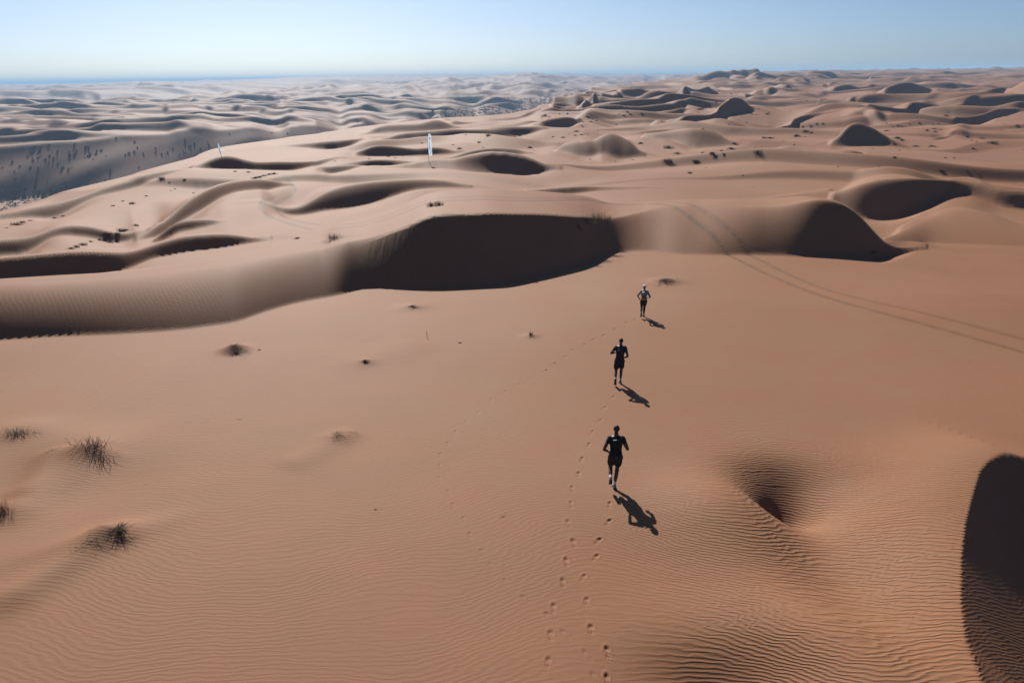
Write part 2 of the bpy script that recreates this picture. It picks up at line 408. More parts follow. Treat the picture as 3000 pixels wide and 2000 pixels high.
# middle distance, centre and right
feat([(1630, 443), (1643, 425), (1663, 416), (1714, 412), (1742, 420), (1763, 435)], [(1630, 445), (1673, 454), (1704, 459), (1730, 457), (1763, 447)], S=.50, p=1.3, fall=6)
feat([(1712, 440), (1738, 420), (1765, 403), (1798, 394), (1819, 397), (1844, 410), (1870, 435), (1885, 456)], [(1712, 444), (1745, 455), (1781, 461), (1806, 464), (1842, 462), (1857, 459), (1885, 457)], S=.54, p=1.3, fall=6)
feat([(1842, 391), (1883, 384), (1940, 381), (1985, 380), (2000, 383)], [(1842, 392), (1890, 395), (1940, 391), (1985, 386), (2000, 384)], S=.62, p=1.05, fall=7)
feat([(1886, 398), (1934, 398), (1972, 393), (2013, 388), (2051, 385), (2084, 388), (2115, 402), (2140, 422), (2155, 432)], [(1886, 410), (1903, 420), (1946, 422), (1985, 432), (2026, 448), (2051, 443), (2102, 438), (2155, 433)], S=.53, p=1.4, fall=6)
feat([(1972, 366), (2000, 352), (2040, 344), (2071, 338), (2094, 329), (2110, 314), (2133, 299), (2153, 290), (2179, 295), (2189, 304), (2194, 322), (2198, 334)],
     [(1972, 367), (1997, 373), (2051, 376), (2075, 373), (2102, 366), (2122, 356), (2153, 344), (2189, 337), (2198, 335)], S=[(1972, .64), (2080, .62), (2130, .54), (2198, .5)], p=1.1, fall=6)
feat([(1901, 369), (1913, 356), (1929, 351), (1944, 356), (1952, 369)], [(1901, 370), (1913, 372), (1929, 373), (1944, 372), (1952, 370)], S=.56, p=1.3, fall=6, sm=1)
feat([(1918, 338), (1939, 328), (1972, 323), (1997, 318), (2015, 325)], [(1918, 339), (1941, 341), (1965, 346), (1985, 344), (2000, 338), (2015, 327)], S=.6, p=1.2, fall=6, sm=1)
feat([(1668, 341), (1691, 328), (1703, 312), (1730, 293), (1760, 283), (1803, 280), (1830, 290)], [(1668, 342), (1691, 343), (1712, 343), (1727, 332), (1742, 307), (1760, 299), (1803, 297), (1830, 292)], S=.57, p=1.25, fall=6, sm=1.5)
feat([(1801, 277), (1811, 269), (1844, 269), (1883, 274), (1918, 286)], [(1801, 280), (1824, 296), (1852, 304), (1898, 292), (1918, 289)], S=.54, p=1.3, fall=6, sm=1.5)
feat([(1640, 305), (1673, 287), (1730, 273), (1804, 268)], [(1640, 308), (1661, 306), (1679, 293), (1730, 285), (1781, 278), (1804, 269)], S=.62, p=1.1, fall=6)
feat([(1589, 327), (1615, 315), (1653, 311), (1686, 310)], [(1589, 328), (1612, 329), (1648, 329), (1673, 320), (1686, 311)], S=.62, p=1.1, fall=6)
feat([(1564, 374), (1602, 359), (1628, 353), (1666, 347), (1704, 347), (1722, 346)], [(1564, 377), (1595, 384), (1628, 386), (1676, 380), (1699, 360), (1722, 347)], S=.54, p=1.4, fall=7)
feat([(1602, 425), (1653, 410), (1686, 408), (1709, 404)], [(1602, 426), (1628, 422), (1653, 416), (1686, 410), (1709, 405)], S=.6, p=1.1, fall=7)
feat([(1112, 410), (1143, 397), (1179, 389), (1230, 388), (1270, 388), (1306, 383), (1357, 376), (1434, 374), (1510, 375), (1574, 379), (1595, 384)],
     [(1112, 411), (1143, 413), (1179, 414), (1255, 417), (1306, 422), (1332, 420), (1370, 411), (1408, 399), (1485, 402), (1561, 395), (1595, 385)], S=[(1112, .6), (1300, .6), (1400, .52), (1580, .5)], p=1.3, fall=6)
feat([(824, 430), (860, 424), (908, 420), (934, 416), (972, 412), (1010, 409), (1048, 404), (1064, 403)], [(824, 433), (860, 437), (908, 439), (946, 446), (972, 448), (997, 445), (1036, 432), (1064, 406)], S=[(824, .5), (930, .64), (1064, .55)], p=1.25, fall=5)
feat([(1046, 455), (1077, 432), (1110, 424), (1179, 427), (1217, 431), (1255, 425), (1288, 425), (1319, 432), (1349, 438)], [(1046, 462), (1060, 464), (1102, 463), (1179, 457), (1230, 452), (1281, 447), (1319, 443), (1349, 439)], S=.64, p=1.2, fall=6)
feat([(1051, 397), (1077, 384), (1110, 369), (1153, 364), (1230, 362), (1258, 351), (1281, 348), (1301, 353), (1319, 364), (1339, 376)], [(1051, 398), (1077, 394), (1110, 391), (1179, 390), (1230, 388), (1281, 385), (1339, 377)], S=.46, p=1.4, fall=4)
feat([(1306, 353), (1316, 351), (1357, 355), (1413, 356)], [(1306, 356), (1329, 368), (1357, 365), (1413, 358)], S=.5, p=1.3, fall=5, sm=1)
feat([(1434, 348), (1459, 346), (1510, 343), (1548, 331), (1582, 325)], [(1434, 350), (1459, 354), (1510, 352), (1548, 345), (1582, 338)], S=.5, p=1.3, fall=5)
# the highland on the right
feat([(2044, 225), (2089, 209), (2107, 205), (2128, 211), (2148, 217)], [(2044, 228), (2064, 230), (2110, 228), (2133, 226), (2148, 222)], S=.55, p=1.3, fall=5, sm=1)
feat([(2151, 212), (2171, 204), (2194, 209), (2214, 212)], [(2151, 218), (2158, 221), (2179, 218), (2214, 214)], S=.5, p=1.2, fall=5, sm=1)
feat([(2219, 219.5), (2242, 216), (2268, 218), (2286, 221)], [(2219, 221), (2235, 226), (2255, 225), (2286, 222)], S=.62, p=1.1, fall=6, sm=1)
feat([(2171, 231), (2217, 223), (2227, 227), (2242, 232)], [(2171, 233), (2204, 242), (2222, 241), (2242, 234)], S=.64, p=1.1, fall=6, sm=1)
feat([(2291, 227), (2314, 218), (2334, 216), (2370, 219.5), (2393, 226)], [(2291, 228), (2319, 229), (2344, 228), (2370, 228), (2393, 228)], S=.64, p=1.1, fall=6, sm=1)
feat([(2388, 218), (2398, 212), (2413, 218), (2420, 222)], [(2388, 224), (2398, 227), (2413, 227), (2420, 224)], S=.6, p=1.1, fall=6, sm=1)
feat([(2112, 241), (2153, 238), (2196, 240)], [(2112, 242), (2133, 249), (2148, 254), (2179, 253), (2196, 247)], S=.62, p=1.2, fall=6, sm=1)
feat([(2281, 240), (2286, 231), (2306, 232), (2339, 237)], [(2281, 241), (2300, 241.5), (2319, 241), (2339, 239)], S=.62, p=1.1, fall=6, sm=1)
feat([(2347, 234), (2365, 226), (2388, 230), (2395, 234)], [(2347, 236), (2357, 239), (2375, 239), (2395, 235)], S=.64, p=1.1, fall=6, sm=1)
feat([(2301, 245), (2321, 240), (2344, 239), (2372, 245)], [(2301, 246), (2320, 251), (2339, 253), (2357, 250), (2372, 246)], S=.64, p=1.1, fall=6, sm=1)
feat([(2199, 259), (2219, 248), (2242, 245), (2273, 246)], [(2199, 260), (2217, 257), (2230, 253), (2273, 248)], S=.64, p=1.1, fall=6, sm=1)
feat([(2250, 255), (2275, 250), (2314, 249), (2334, 255)], [(2250, 256), (2270, 265), (2288, 271), (2314, 270), (2321, 262), (2334, 256)], S=.66, p=1.1, fall=5, sm=1)
feat([(2230, 274), (2245, 265.5), (2263, 263), (2278, 272)], [(2230, 280), (2235, 284), (2247, 291), (2265, 292), (2278, 276)], S=.66, p=1.3, fall=6, sm=1)
feat([(1960, 306), (1985, 285), (2000, 272), (2043, 264), (2069, 250), (2087, 262), (2100, 278)], [(1960, 308), (1985, 305), (2005, 300), (2020, 289), (2060, 287), (2085, 285), (2100, 281)], S=.56, p=1.2, fall=5, sm=1)
feat([(2089, 257), (2115, 255), (2140, 254), (2153, 263), (2164, 269)], [(2089, 260), (2115, 268), (2135, 272), (2155, 271), (2164, 270)], S=.64, p=1.2, fall=5, sm=1)
feat([(2161, 287), (2168, 273), (2191, 274), (2212, 279)], [(2161, 288), (2179, 295), (2189, 303), (2199, 292), (2212, 281)], S=.56, p=1.2, fall=6, sm=1)
feat([(2200, 309), (2217, 310), (2242, 312), (2273, 314)], [(2200, 310), (2217, 315), (2242, 317.5), (2273, 316)], S=.64, p=1.05, fall=6, sm=1)
feat([(2420, 262), (2451, 254), (2502, 255), (2558, 254), (2568, 259)], [(2420, 265), (2438, 277), (2451, 278), (2502, 274), (2543, 265), (2568, 260)], S=.66, p=1.15, fall=6, sm=1)
feat([(2400, 262), (2415, 249), (2438, 241), (2464, 242), (2477, 246)], [(2400, 263), (2413, 260), (2431, 254), (2477, 248)], S=.64, p=1.1, fall=6, sm=1)
feat([(2431, 239), (2451, 233), (2474, 240)], [(2431, 241), (2451, 241), (2474, 241)], S=.62, p=1.1, fall=6, sm=1)
feat([(2461, 228), (2477, 218), (2497, 219.5), (2505, 225)], [(2461, 229), (2480, 230), (2497, 228), (2505, 226)], S=.6, p=1.1, fall=6, sm=1)
feat([(2530, 239), (2553, 222), (2579, 226), (2599, 230)], [(2530, 240), (2553, 239), (2566, 235), (2599, 231)], S=.58, p=1.1, fall=6, sm=1)
feat([(2558, 248), (2579, 244), (2630, 239), (2655, 233.5), (2670, 228.5), (2683, 235)], [(2558, 250), (2579, 251), (2609, 248), (2655, 241), (2683, 239)], S=.66, p=1.1, fall=6, sm=1)
feat([(2678, 248), (2701, 240), (2719, 239), (2744, 241), (2783, 253)], [(2678, 250), (2706, 257), (2745, 257), (2770, 257), (2783, 256)], S=.62, p=1.2, fall=6, sm=1)
feat([(2568, 276), (2584, 262), (2617, 253), (2655, 249), (2688, 253), (2719, 263), (2735, 266)], [(2568, 280), (2579, 294), (2617, 297), (2655, 296), (2701, 290), (2722, 282), (2735, 267)], S=[(2568, .55), (2610, .68), (2735, .66)], p=1.25, fall=6, sm=1.5)
feat([(2790, 246), (2798, 239), (2818, 242.5), (2834, 249)], [(2790, 252), (2795, 257), (2821, 256), (2834, 250)], S=.56, p=1.2, fall=6, sm=1)
feat([(2808, 269), (2846, 263), (2885, 264)], [(2808, 273), (2834, 274), (2872, 268), (2885, 265)], S=.64, p=1.2, fall=6, sm=1)
feat([(2400, 318), (2413, 304), (2451, 302), (2489, 300), (2515, 290), (2553, 290)], [(2400, 319), (2418, 316), (2456, 315), (2502, 307.5), (2528, 298), (2553, 291)], S=.66, p=1.1, fall=6, sm=1)
feat([(2543, 333), (2579, 322), (2630, 320), (2668, 320), (2706, 314), (2757, 307.5), (2834, 306), (2923, 305)],
     [(2543, 335), (2558, 346), (2591, 358), (2625, 361), (2652, 347), (2706, 342), (2783, 328), (2859, 315), (2923, 306)], S=[(2543, .62), (2620, .68), (2780, .68), (2850, .58)], p=1.15, fall=6)
feat([(2249, 389), (2281, 369), (2314, 356), (2332, 346), (2383, 341), (2421, 345), (2459, 347), (2536, 341)], [(2249, 392), (2268, 397), (2286, 394), (2319, 371), (2370, 359), (2421, 350), (2459, 350), (2536, 342)], S=.66, p=1.1, fall=7)
feat([(2434, 425), (2454, 404), (2467, 384), (2485, 364), (2510, 357), (2548, 370), (2600, 399), (2620, 412), (2658, 433)], [(2434, 428), (2459, 436), (2510, 431), (2545, 429), (2579, 428), (2604, 427), (2630, 429), (2658, 434)], S=[(2434, .6), (2500, .55), (2560, .6), (2658, .6)], p=1.05, fall=4, sm=2)
feat([(2263, 445), (2281, 435), (2301, 429), (2357, 434), (2421, 442), (2460, 437), (2485, 434), (2510, 436), (2528, 448)], [(2263, 446), (2293, 461), (2332, 464), (2340, 466), (2404, 481), (2459, 486), (2512, 488), (2522, 480), (2528, 468)], S=.54, p=1.3, fall=5)
feat([(2510, 350), (2540, 346), (2558, 344), (2580, 355), (2600, 369)], [(2510, 356), (2540, 366), (2575, 378), (2590, 377), (2600, 371)], S=.6, p=1.2, fall=6)
feat([(2793, 384), (2808, 374), (2859, 356), (2892, 343), (2905, 326), (2936, 319), (2997, 322), (3080, 330)], [(2793, 386), (2808, 390), (2859, 386), (2897, 379), (2923, 367), (2961, 344), (2997, 327), (3080, 334)], S=.67, p=1.15, fall=6, fade=(0, 5))
feat([(2729, 410), (2737, 404), (2770, 397), (2803, 389)], [(2729, 412), (2739, 415), (2762, 411), (2783, 402), (2803, 391)], S=.66, p=1.1, fall=6, sm=1)
feat([(2946, 267), (2961, 256), (2997, 253), (3080, 250)], [(2946, 280), (2948, 295), (2970, 307), (2995, 313), (3080, 320)], S=.63, p=1.2, fall=5, fade=(0, 5))
feat([(2926, 387), (2961, 385), (2997, 384), (3080, 385)], [(2926, 388), (2961, 395), (2997, 397), (3080, 398)], S=.62, p=1.2, fall=7, fade=(0, 5))
feat([(2704, 221), (2711, 216), (2749, 218), (2780, 222)], [(2704, 224), (2715, 226), (2749, 225), (2780, 224)], S=.62, p=1.1, fall=6, sm=1)
feat([(2859, 228), (2867, 221), (2885, 226), (2923, 222), (2961, 229)], [(2859, 229), (2875, 230), (2890, 230), (2923, 227), (2961, 230)], S=.62, p=1.1, fall=6, sm=1)
ZBASE = Z.copy()
FEAT.sort(key=lambda f: -max(v for _, v in f[1]))
for c_, t_, k_ in FEAT:
    if isinstance(k_['S'], float) and .44 < k_['S'] < .55: k_['S'] *= 1.27
    elif isinstance(k_['S'], float) and k_['S'] >= .55: k_['S'] *= 1.36; k_['p'] = 1 + (k_.get('p', 1.1) - 1) * .6 if isinstance(k_.get('p', 1.1), float) else k_['p']
    elif isinstance(k_['S'], list): k_['S'] = [(u_, s_ * (1.38 if s_ >= .5 and c_[0][1] < 800 else 1)) for u_, s_ in k_['S']]
    if max(v_ for _, v_ in t_) < 500 and isinstance(k_.get('p', 1.1), float): k_['p'] = min(k_.get('p', 1.1), 1.14)
    dune(c_, t_, **k_)
UNDM = gsm(np.ones(3), 1)
_l = 1 - 0.85 * np.clip(LEE, 0, 1)
for _ in range(6):
    _l[1:-1] = (_l[:-2] + _l[1:-1] * 2 + _l[2:]) / 4
    _l[:, 1:-1] = (_l[:, :-2] + _l[:, 1:-1] * 2 + _l[:, 2:]) / 4
Z += und * _l * PLATEAU * smooth01((DD - 60) / 60) * (1 - 0.2 * smooth01((DD - 300) / 300)) * (PLATEAU > .5)
# wind rounds every edge a little
_kd = int(np.searchsorted(D, 56))
for _ in range(1):
    A = Z.copy()
    A[1:-1] = .25 * Z[:-2] + .5 * Z[1:-1] + .25 * Z[2:]
    B = A.copy()
    B[1:-1] = .25 * A[:-2] + .5 * A[1:-1] + .25 * A[2:]
    C_ = B.copy()
    C_[:, 1:-1] = .25 * B[:, :-2] + .5 * B[:, 1:-1] + .25 * B[:, 2:]
    w_ = smooth01((D - 50) / 30)[None, :]
    Z = Z * (1 - w_) + C_ * w_

Z = np.where((DD > 1000) & (Z > 28), 28 + (Z - 28) * .3, Z)
# ---- near forms drawn in plan
def ground_at(u, v):
    """where the sight line through a survey reading meets the ground"""
    a, t = sight(u, v)
    i = int(np.clip(np.searchsorted(AZ, a), 1, NA - 1))
    w = (a - AZ[i - 1]) / (AZ[i] - AZ[i - 1])
    zz = (1 - w) * Z[i - 1] + w * Z[i]
    d = visible_d(np.array([t]), 0, 1, zz[None, :])[0]
    z = np.interp(d, D, zz)
    return (math.sin(math.radians(a)) * d, math.cos(math.radians(a)) * d, float(z))

def plan_dist(px, close=8.0, k1=None):
    """signed distance to a plan polyline (right of travel positive) and the fraction along it, near columns/rows only"""
    pts = [ground_at(*p)[:2] for p in px]
    k = int(np.searchsorted(D, k1 or 60))
    x, y = X[:, :k], Y[:, :k]
    best = np.full(x.shape, 1e9); sgn = np.ones_like(best); al = np.zeros_like(best)
    n = len(pts) - 1
    for i in range(n):
        (ax, ay), (bx, by) = pts[i], pts[i + 1]
        dx, dy = bx - ax, by - ay
        L2 = dx * dx + dy * dy
        tr = ((x - ax) * dx + (y - ay) * dy) / L2
        t = np.clip(tr, 0, 1)
        dd = np.hypot(x - ax - t * dx, y - ay - t * dy)
        cr = (x - ax) * dy - (y - ay) * dx
        mm = dd < best - 1e-9
        best = np.where(mm, dd, best); sgn = np.where(mm, np.sign(cr), sgn); al = np.where(mm, (i + t) / n, al)
    return best * sgn, al, k
def gblob(u, v, h, wx, wy, rot=0.0):
    global Z
    cx, cy, _ = ground_at(u, v)
    k = int(np.searchsorted(D, 90))
    c, s = math.cos(math.radians(rot)), math.sin(math.radians(rot))
    dx, dy = X[:, :k] - cx, Y[:, :k] - cy
    a, b = c * dx + s * dy, -s * dx + c * dy
    Z[:, :k] += h * np.exp(-(a / wx) ** 2 - (b / wy) ** 2)
# ridge with a slip face at the lower right
sdv, al, k = plan_dist([(3100, 1330), (3000, 1362), (2930, 1378), (2888, 1400), (2860, 1432), (2838, 1506), (2817, 1588), (2806, 1685), (2806, 1812), (2821, 1914), (2856, 2000), (2900, 2150)], k1=45)
side_r = np.maximum(-sdv, 0)           # sand on the far right of the crest
Z[:, :k] += 0.55 * np.exp(-(sdv / 2.2) ** 2) * smooth01(al * 5)
drp = np.minimum(side_r * 0.68, 3.6 - 2.6 * np.exp(-side_r / 1e3)) 
drp = 3.2 * (1 - np.exp(-side_r * 1.02 / 3.2))
Z[:, :k] -= drp * smooth01(al * 6 + .2)
SLIPR = np.zeros_like(Z); SLIPR[:, :k] = smooth01(side_r / .25) * np.exp(-side_r / 4)
# hollow and furrow in front of it
gblob(2298, 1440, -0.50, 0.78, 0.70)
gblob(2330, 1480, -0.34, 1.4, 0.95, -55)
gblob(2370, 1440, -0.18, 2.2, 1.2)
sdv, al, k = plan_dist([(2300, 1440), (2350, 1520), (2420, 1620), (2510, 1720), (2640, 1830), (2760, 1930), (2860, 2040)], k1=40)
Z[:, :k] -= (0.46 * (1 - .35 * al)) * np.exp(-(sdv / 1.15) ** 2)
gblob(2120, 1500, 0.46, 1.7, 2.2)
gblob(2450, 1900, 0.30, 1.3, 2.0, 30)
gblob(2620, 1640, -0.22, 1.3, 2.6)
gblob(2150, 2010, -0.62, 1.6, 1.2)
gblob(1950, 1650, -0.15, 2.0, 2.4)
for px_, h_, w_ in [([(345, 1552), (200, 1650), (60, 1740), (-120, 1830)], .17, .55), ([(290, 1318), (180, 1400), (60, 1480), (-80, 1560)], .26, .9), ([(160, 1322), (90, 1400), (20, 1450)], .12, .5),
                    ([(1000, 1280), (900, 1340), (820, 1380)], .07, .6), ([(1240, 1000), (1100, 1050), (950, 1080)], .06, 1.2)]:
    sdv, al, k = plan_dist(px_, k1=60)
    Z[:, :k] += h_ * np.exp(-(np.abs(sdv) / w_) ** 2) * smooth01(al * 8 + .25) * smooth01((1 - al) * 3)
gblob(150, 1400, -0.22, 2.4, 2.2, 20)
gblob(240, 1300, 0.20, 1.6, 1.4)
gblob(70, 1262, 0.16, 1.2, 1.0)
gblob(290, 1560, 0.12, 1.6, 0.5, 30)
gblob(2900, 905, 0.4, 6, 5)
for u_, v_, h_, w_ in [(690, 1026, .30, .55), (1000, 1278, .14, .5), (275, 1310, .16, .8), (345, 1552, .14, .6), (1208, 901, .14, .8), (1070, 1061, .10, .4), (1952, 826, .16, 1.0), (1555, 984, .08, .35), (978, 700, .15, .7), (2683, 433, .8, 1.6), (2730, 433, .8, 1.6)]:
    gblob(u_, v_, h_, w_, w_ * .8) if v_ > 600 else None


# ------------------------------------------------------------------ materials
def new_mat(name):
    m = bpy.data.materials.new(name)
    m.use_nodes = True
    nt = m.node_tree
    nt.nodes.clear()
    out = nt.nodes.new('ShaderNodeOutputMaterial')
    b = nt.nodes.new('ShaderNodeBsdfPrincipled')
    nt.links.new(b.outputs[0], out.inputs['Surface'])
    return m, nt, b
class NT:
    """tiny helper for wiring shader nodes"""
    def __init__(s, nt): s.nt = nt
    def n(s, t, **kw):
        x = s.nt.nodes.new(t)
        for k, v in kw.items(): setattr(x, k, v)
        return x
    def put(s, sock, v):
        if isinstance(v, bpy.types.NodeSocket): s.nt.links.new(v, sock)
        elif v is not None: sock.default_value = v
    def m(s, op, a, b=None, c=None, clamp=False):
        x = s.n('ShaderNodeMath', operation=op); x.use_clamp = clamp
        s.put(x.inputs[0], a)
        if b is not None: s.put(x.inputs[1], b)
        if c is not None: s.put(x.inputs[2], c)
        return x.outputs[0]
    def attr(s, name):
        return s.n('ShaderNodeAttribute', attribute_name=name).outputs['Fac']
    def noise(s, vec, scale, detail=2.0, rough=0.5, dim='3D'):
        x = s.n('ShaderNodeTexNoise', noise_dimensions=dim)
        if vec is not None: s.put(x.inputs['Vector'], vec)
        x.inputs['Scale'].default_value = scale
        x.inputs['Detail'].default_value = detail
        x.inputs['Roughness'].default_value = rough
        return x.outputs[0]
    def mapping(s, vec, scale=(1, 1, 1), rot=(0, 0, 0), loc=(0, 0, 0)):
        x = s.n('ShaderNodeMapping')
        s.put(x.inputs['Vector'], vec)
        x.inputs['Scale'].default_value = scale
        x.inputs['Rotation'].default_value = rot
        x.inputs['Location'].default_value = loc
        return x.outputs[0]
    def mix(s, fac, a, b):
        x = s.n('ShaderNodeMix', data_type='RGBA')
        s.put(x.inputs['Factor'], fac)
        s.put(x.inputs['A'], a) if False else None
        s.put(x.inputs[6], a); s.put(x.inputs[7], b)
        return x.outputs[2]
    def maprange(s, v, a, b, c=0.0, d=1.0):
        x = s.n('ShaderNodeMapRange', interpolation_type='SMOOTHSTEP')
        s.put(x.inputs[0], v)
        for i, q in enumerate((a, b, c, d)): x.inputs[i + 1].default_value = q
        return x.outputs[0]

sand, nt, bs = new_mat('sand')
N = NT(nt)
pos = N.n('ShaderNodeNewGeometry').outputs['Position']
big = N.noise(pos, 0.035, 3, 0.55)
mid = N.noise(pos, 0.35, 4, 0.6)
grain = N.noise(pos, 9.0, 3, 0.7)
c1 = N.mix(N.maprange(big, 0.35, 0.65), (0.186, 0.087, 0.042, 1), (0.206, 0.107, 0.058, 1))
c2 = N.mix(N.maprange(mid, 0.35, 0.75), c1, (0.208, 0.094, 0.047, 1))
c3 = N.mix(N.m('MULTIPLY', N.maprange(grain, 0.45, 0.8), 0.22), c2, (0.125, 0.066, 0.040, 1))
c4 = N.mix(N.m('MULTIPLY', N.attr('track'), N.maprange(N.noise(pos, 1.1, 4, .65), .3, .62, .5, 1.0), clamp=True), c3, (0.100, 0.050, 0.027, 1))
nt.links.new(c4, bs.inputs['Base Color'])
bs.inputs['Roughness'].default_value = 0.72
bs.inputs['Specular IOR Level'].default_value = 0.09
# wind ripples
ph = N.attr('ripple')
w1 = N.noise(N.mapping(pos, (0.55, 1.5, 1.0)), 1.0, 3.0, 0.55)
w2 = N.noise(N.mapping(pos, (2.2, 6.0, 3.0)), 1.0, 2.0, 0.5)
ph = N.m('ADD', ph, N.m('MULTIPLY', w1, 0.42))
ph = N.m('ADD', ph, N.m('MULTIPLY', w2, 0.12))
wave = N.m('SINE', N.m('MULTIPLY', ph, 2 * math.pi / 0.138))
wave = N.m('POWER', N.m('ADD', N.m('MULTIPLY', wave, 0.5), 0.5), 1.4)
ampn = N.maprange(N.noise(pos, 0.16, 2, 0.5), 0.25, 0.6, 0.35, 1.0)
amp = N.m('MULTIPLY', N.attr('ripple_amp'), ampn)
ph2 = N.m('ADD', N.attr('lee_ripple'), N.m('MULTIPLY', w1, 0.35))
wave2 = N.m('SINE', N.m('MULTIPLY', ph2, 2 * math.pi / 0.21))
streak = N.noise(N.mapping(pos, (3.2, 0.25, 0.35)), 1.0, 4.0, 0.6)
h = N.m('MULTIPLY', wave, N.m('MULTIPLY', amp, 0.0075))
h = N.m('ADD', h, N.m('MULTIPLY', wave2, N.m('MULTIPLY', N.attr('lee_amp'), 0.0042)))
h = N.m('ADD', h, N.m('MULTIPLY', streak, N.m('MULTIPLY', N.attr('slip'), 0.075)))
h = N.m('ADD', h, N.m('MULTIPLY', grain, 0.0025))
h = N.m('ADD', h, N.m('MULTIPLY', N.noise(pos, 2.2, 4, 0.6), N.m('MULTIPLY', N.attr('track'), 0.06)))
bump = N.n('ShaderNodeBump')
bump.inputs['Strength'].default_value = 1.0
bump.inputs['Distance'].default_value = 1.0
nt.links.new(h, bump.inputs['Height'])
nt.links.new(bump.outputs[0], bs.inputs['Normal'])

# ------------------------------------------------------------------ the ground mesh
# ripple phase: mostly across the wind, bent round the relief
k60 = int(np.searchsorted(D, 70))
phase = Y + 0.0 * X
_tx = np.linspace(-60, 60, 1201)
_tt = np.interp(_tx, [-60, -14, -9, -6, -2, 1.0, 3.0, 4.5, 9, 14, 60], [0.0, 0.05, .12, 0.0, -.36, -.30, .25, .50, .22, .05, 0.0])
_tt = gsm(_tt, 6)
_T = np.concatenate([[0], np.cumsum((_tt[1:] + _tt[:-1]) / 2 * np.diff(_tx))])
phase = phase + np.interp(X, _tx, _T)
phase = phase + 2.2 * Z * np.exp(-(DD / 34) ** 2)
phase = phase + 1.6 * perlin(X / 7, Y / 8, 31) + 0.7 * perlin(X / 3, Y / 3.5, 32)
lee2 = X * 0.80 + Y * 0.60 + 0.5 * perlin(X / 9, Y / 9, 33)
dzdy = np.gradient(Z, axis=1) / np.gradient(D)[None, :]
ramp_amp = (0.52 + 1.85 * smooth01((X - 1.5) / 4) * (1 - smooth01((DD - 19) / 8))) * np.clip(1.25 - DD / 75, 0.0, 1) * (1 - smooth01((dzdy - 0.3) / 0.25) * 0.4)
lee_amp = (1 - .72 * (DD < 47)) * smooth01((dzdy - 0.12) / 0.22) * smooth01((DD - 30) / 6) * (1 - smooth01((DD - 120) / 80))
a_l, a_r = az_of(1000, 750), az_of(1150, 700)
slip = (1 - smooth01((AZ[:, None] - az_of(1720, 700)) / 1.6)) * smooth01((AZ[:, None] - a_l) / (a_r - a_l)) * smooth01((dzdy - 0.35) / 0.15) * (DD > 36) * (DD < 60)
SLIPR = smooth01(SLIPR * 2)
ramp_amp = ramp_amp * (1 - .8 * SLIPR)
lee_amp = np.maximum(lee_amp * (1 - .7 * smooth01((dzdy - .42) / .18)) * (1 - slip), SLIPR * .12)
track = np.zeros_like(Z)

def resample(P, stepm):
    P = np.array(P, float)
    seg_ = np.hypot(*(P[1:, :2] - P[:-1, :2]).T)
    s = np.concatenate([[0], np.cumsum(seg_)])
    n = max(2, int(s[-1] / stepm))
    q = np.linspace(0, s[-1], n)
    o = np.stack([np.interp(q, s, P[:, 0]), np.interp(q, s, P[:, 1])], 1)
    for _ in range(3):
        kk = max(2, int(1.2 / stepm))
        o = np.stack([gsm(o[:, 0], kk), gsm(o[:, 1], kk)], 1)
    return o
def spline_px(px, n=14):
    px = np.array(px, float)
    t = np.concatenate([[0], np.cumsum(np.hypot(*(px[1:] - px[:-1]).T))])
    out = []
    for i in range(len(px) - 1):
        p0 = px[max(i - 1, 0)]; p1 = px[i]; p2 = px[i + 1]; p3 = px[min(i + 2, len(px) - 1)]
        for s in np.linspace(0, 1, n, endpoint=False):
            out.append(0.5 * ((2 * p1) + (-p0 + p2) * s + (2 * p0 - 5 * p1 + 4 * p2 - p3) * s * s + (-p0 + 3 * p1 - 3 * p2 + p3) * s ** 3))
    out.append(px[-1])
    return out
def tyre(px, strength=1.0, width=0.11, depth=0.03):
    global Z
    pts = np.array([ground_at(*p) for p in spline_px(px)])
    # drop jumps where the line passes behind a crest
    keep = [0]
    for i in range(1, len(pts)):
        if np.hypot(*(pts[i, :2] - pts[keep[-1], :2])) < 0.12 * np.hypot(*pts[i, :2]): keep.append(i)
    pts = pts[keep]
    P = resample(pts[:, :2], 0.12)
    for x, y in P:
        d = math.hypot(x, y); a = math.degrees(math.atan2(x, y))
        w = max(width, d * 0.0030)
        da = math.degrees(2.2 * w / d)
        i0, i1 = np.searchsorted(AZ, [a - da, a + da]); k0, k1 = np.searchsorted(D, [d - 2.4 * w - .1, d + 2.4 * w + .1])
        if i1 <= i0 or k1 <= k0: continue
        r2 = (X[i0:i1, k0:k1] - x) ** 2 + (Y[i0:i1, k0:k1] - y) ** 2
        g = strength * np.exp(-r2 / w ** 2)
        track[i0:i1, k0:k1] = np.maximum(track[i0:i1, k0:k1], g)
tyre([(3100, 1060), (3000, 1030), (2935, 1011), (2808, 977), (2680, 943), (2553, 909), (2425, 875), (2319, 833), (2204, 782), (2149, 748), (2106, 709), (2055, 663), (2000, 622), (1960, 602), (1900, 588), (1750, 582), (1623, 589), (1495, 589), (1368, 587), (1261, 592), (1198, 617), (1091, 657), (994, 671), (934, 680), (857, 679), (806, 670), (750, 664)], 1.0)
tyre([(3100, 1020), (3000, 990), (2893, 969), (2765, 930), (2595, 892), (2446, 860), (2340, 816), (2234, 765), (2170, 705), (2106, 650), (2043, 609), (2000, 590), (1900, 573), (1750, 574), (1623, 582), (1495, 581), (1368, 577), (1261, 585), (1198, 606), (1113, 640), (994, 662), (908, 669), (857, 668), (806, 659), (755, 655), (661, 665)], 0.75)
tyre([(816, 512), (844, 520), (857, 540), (870, 558), (857, 573), (832, 582), (806, 594), (798, 604), (827, 630), (857, 645), (908, 655), (972, 663), (992, 673)], .8)
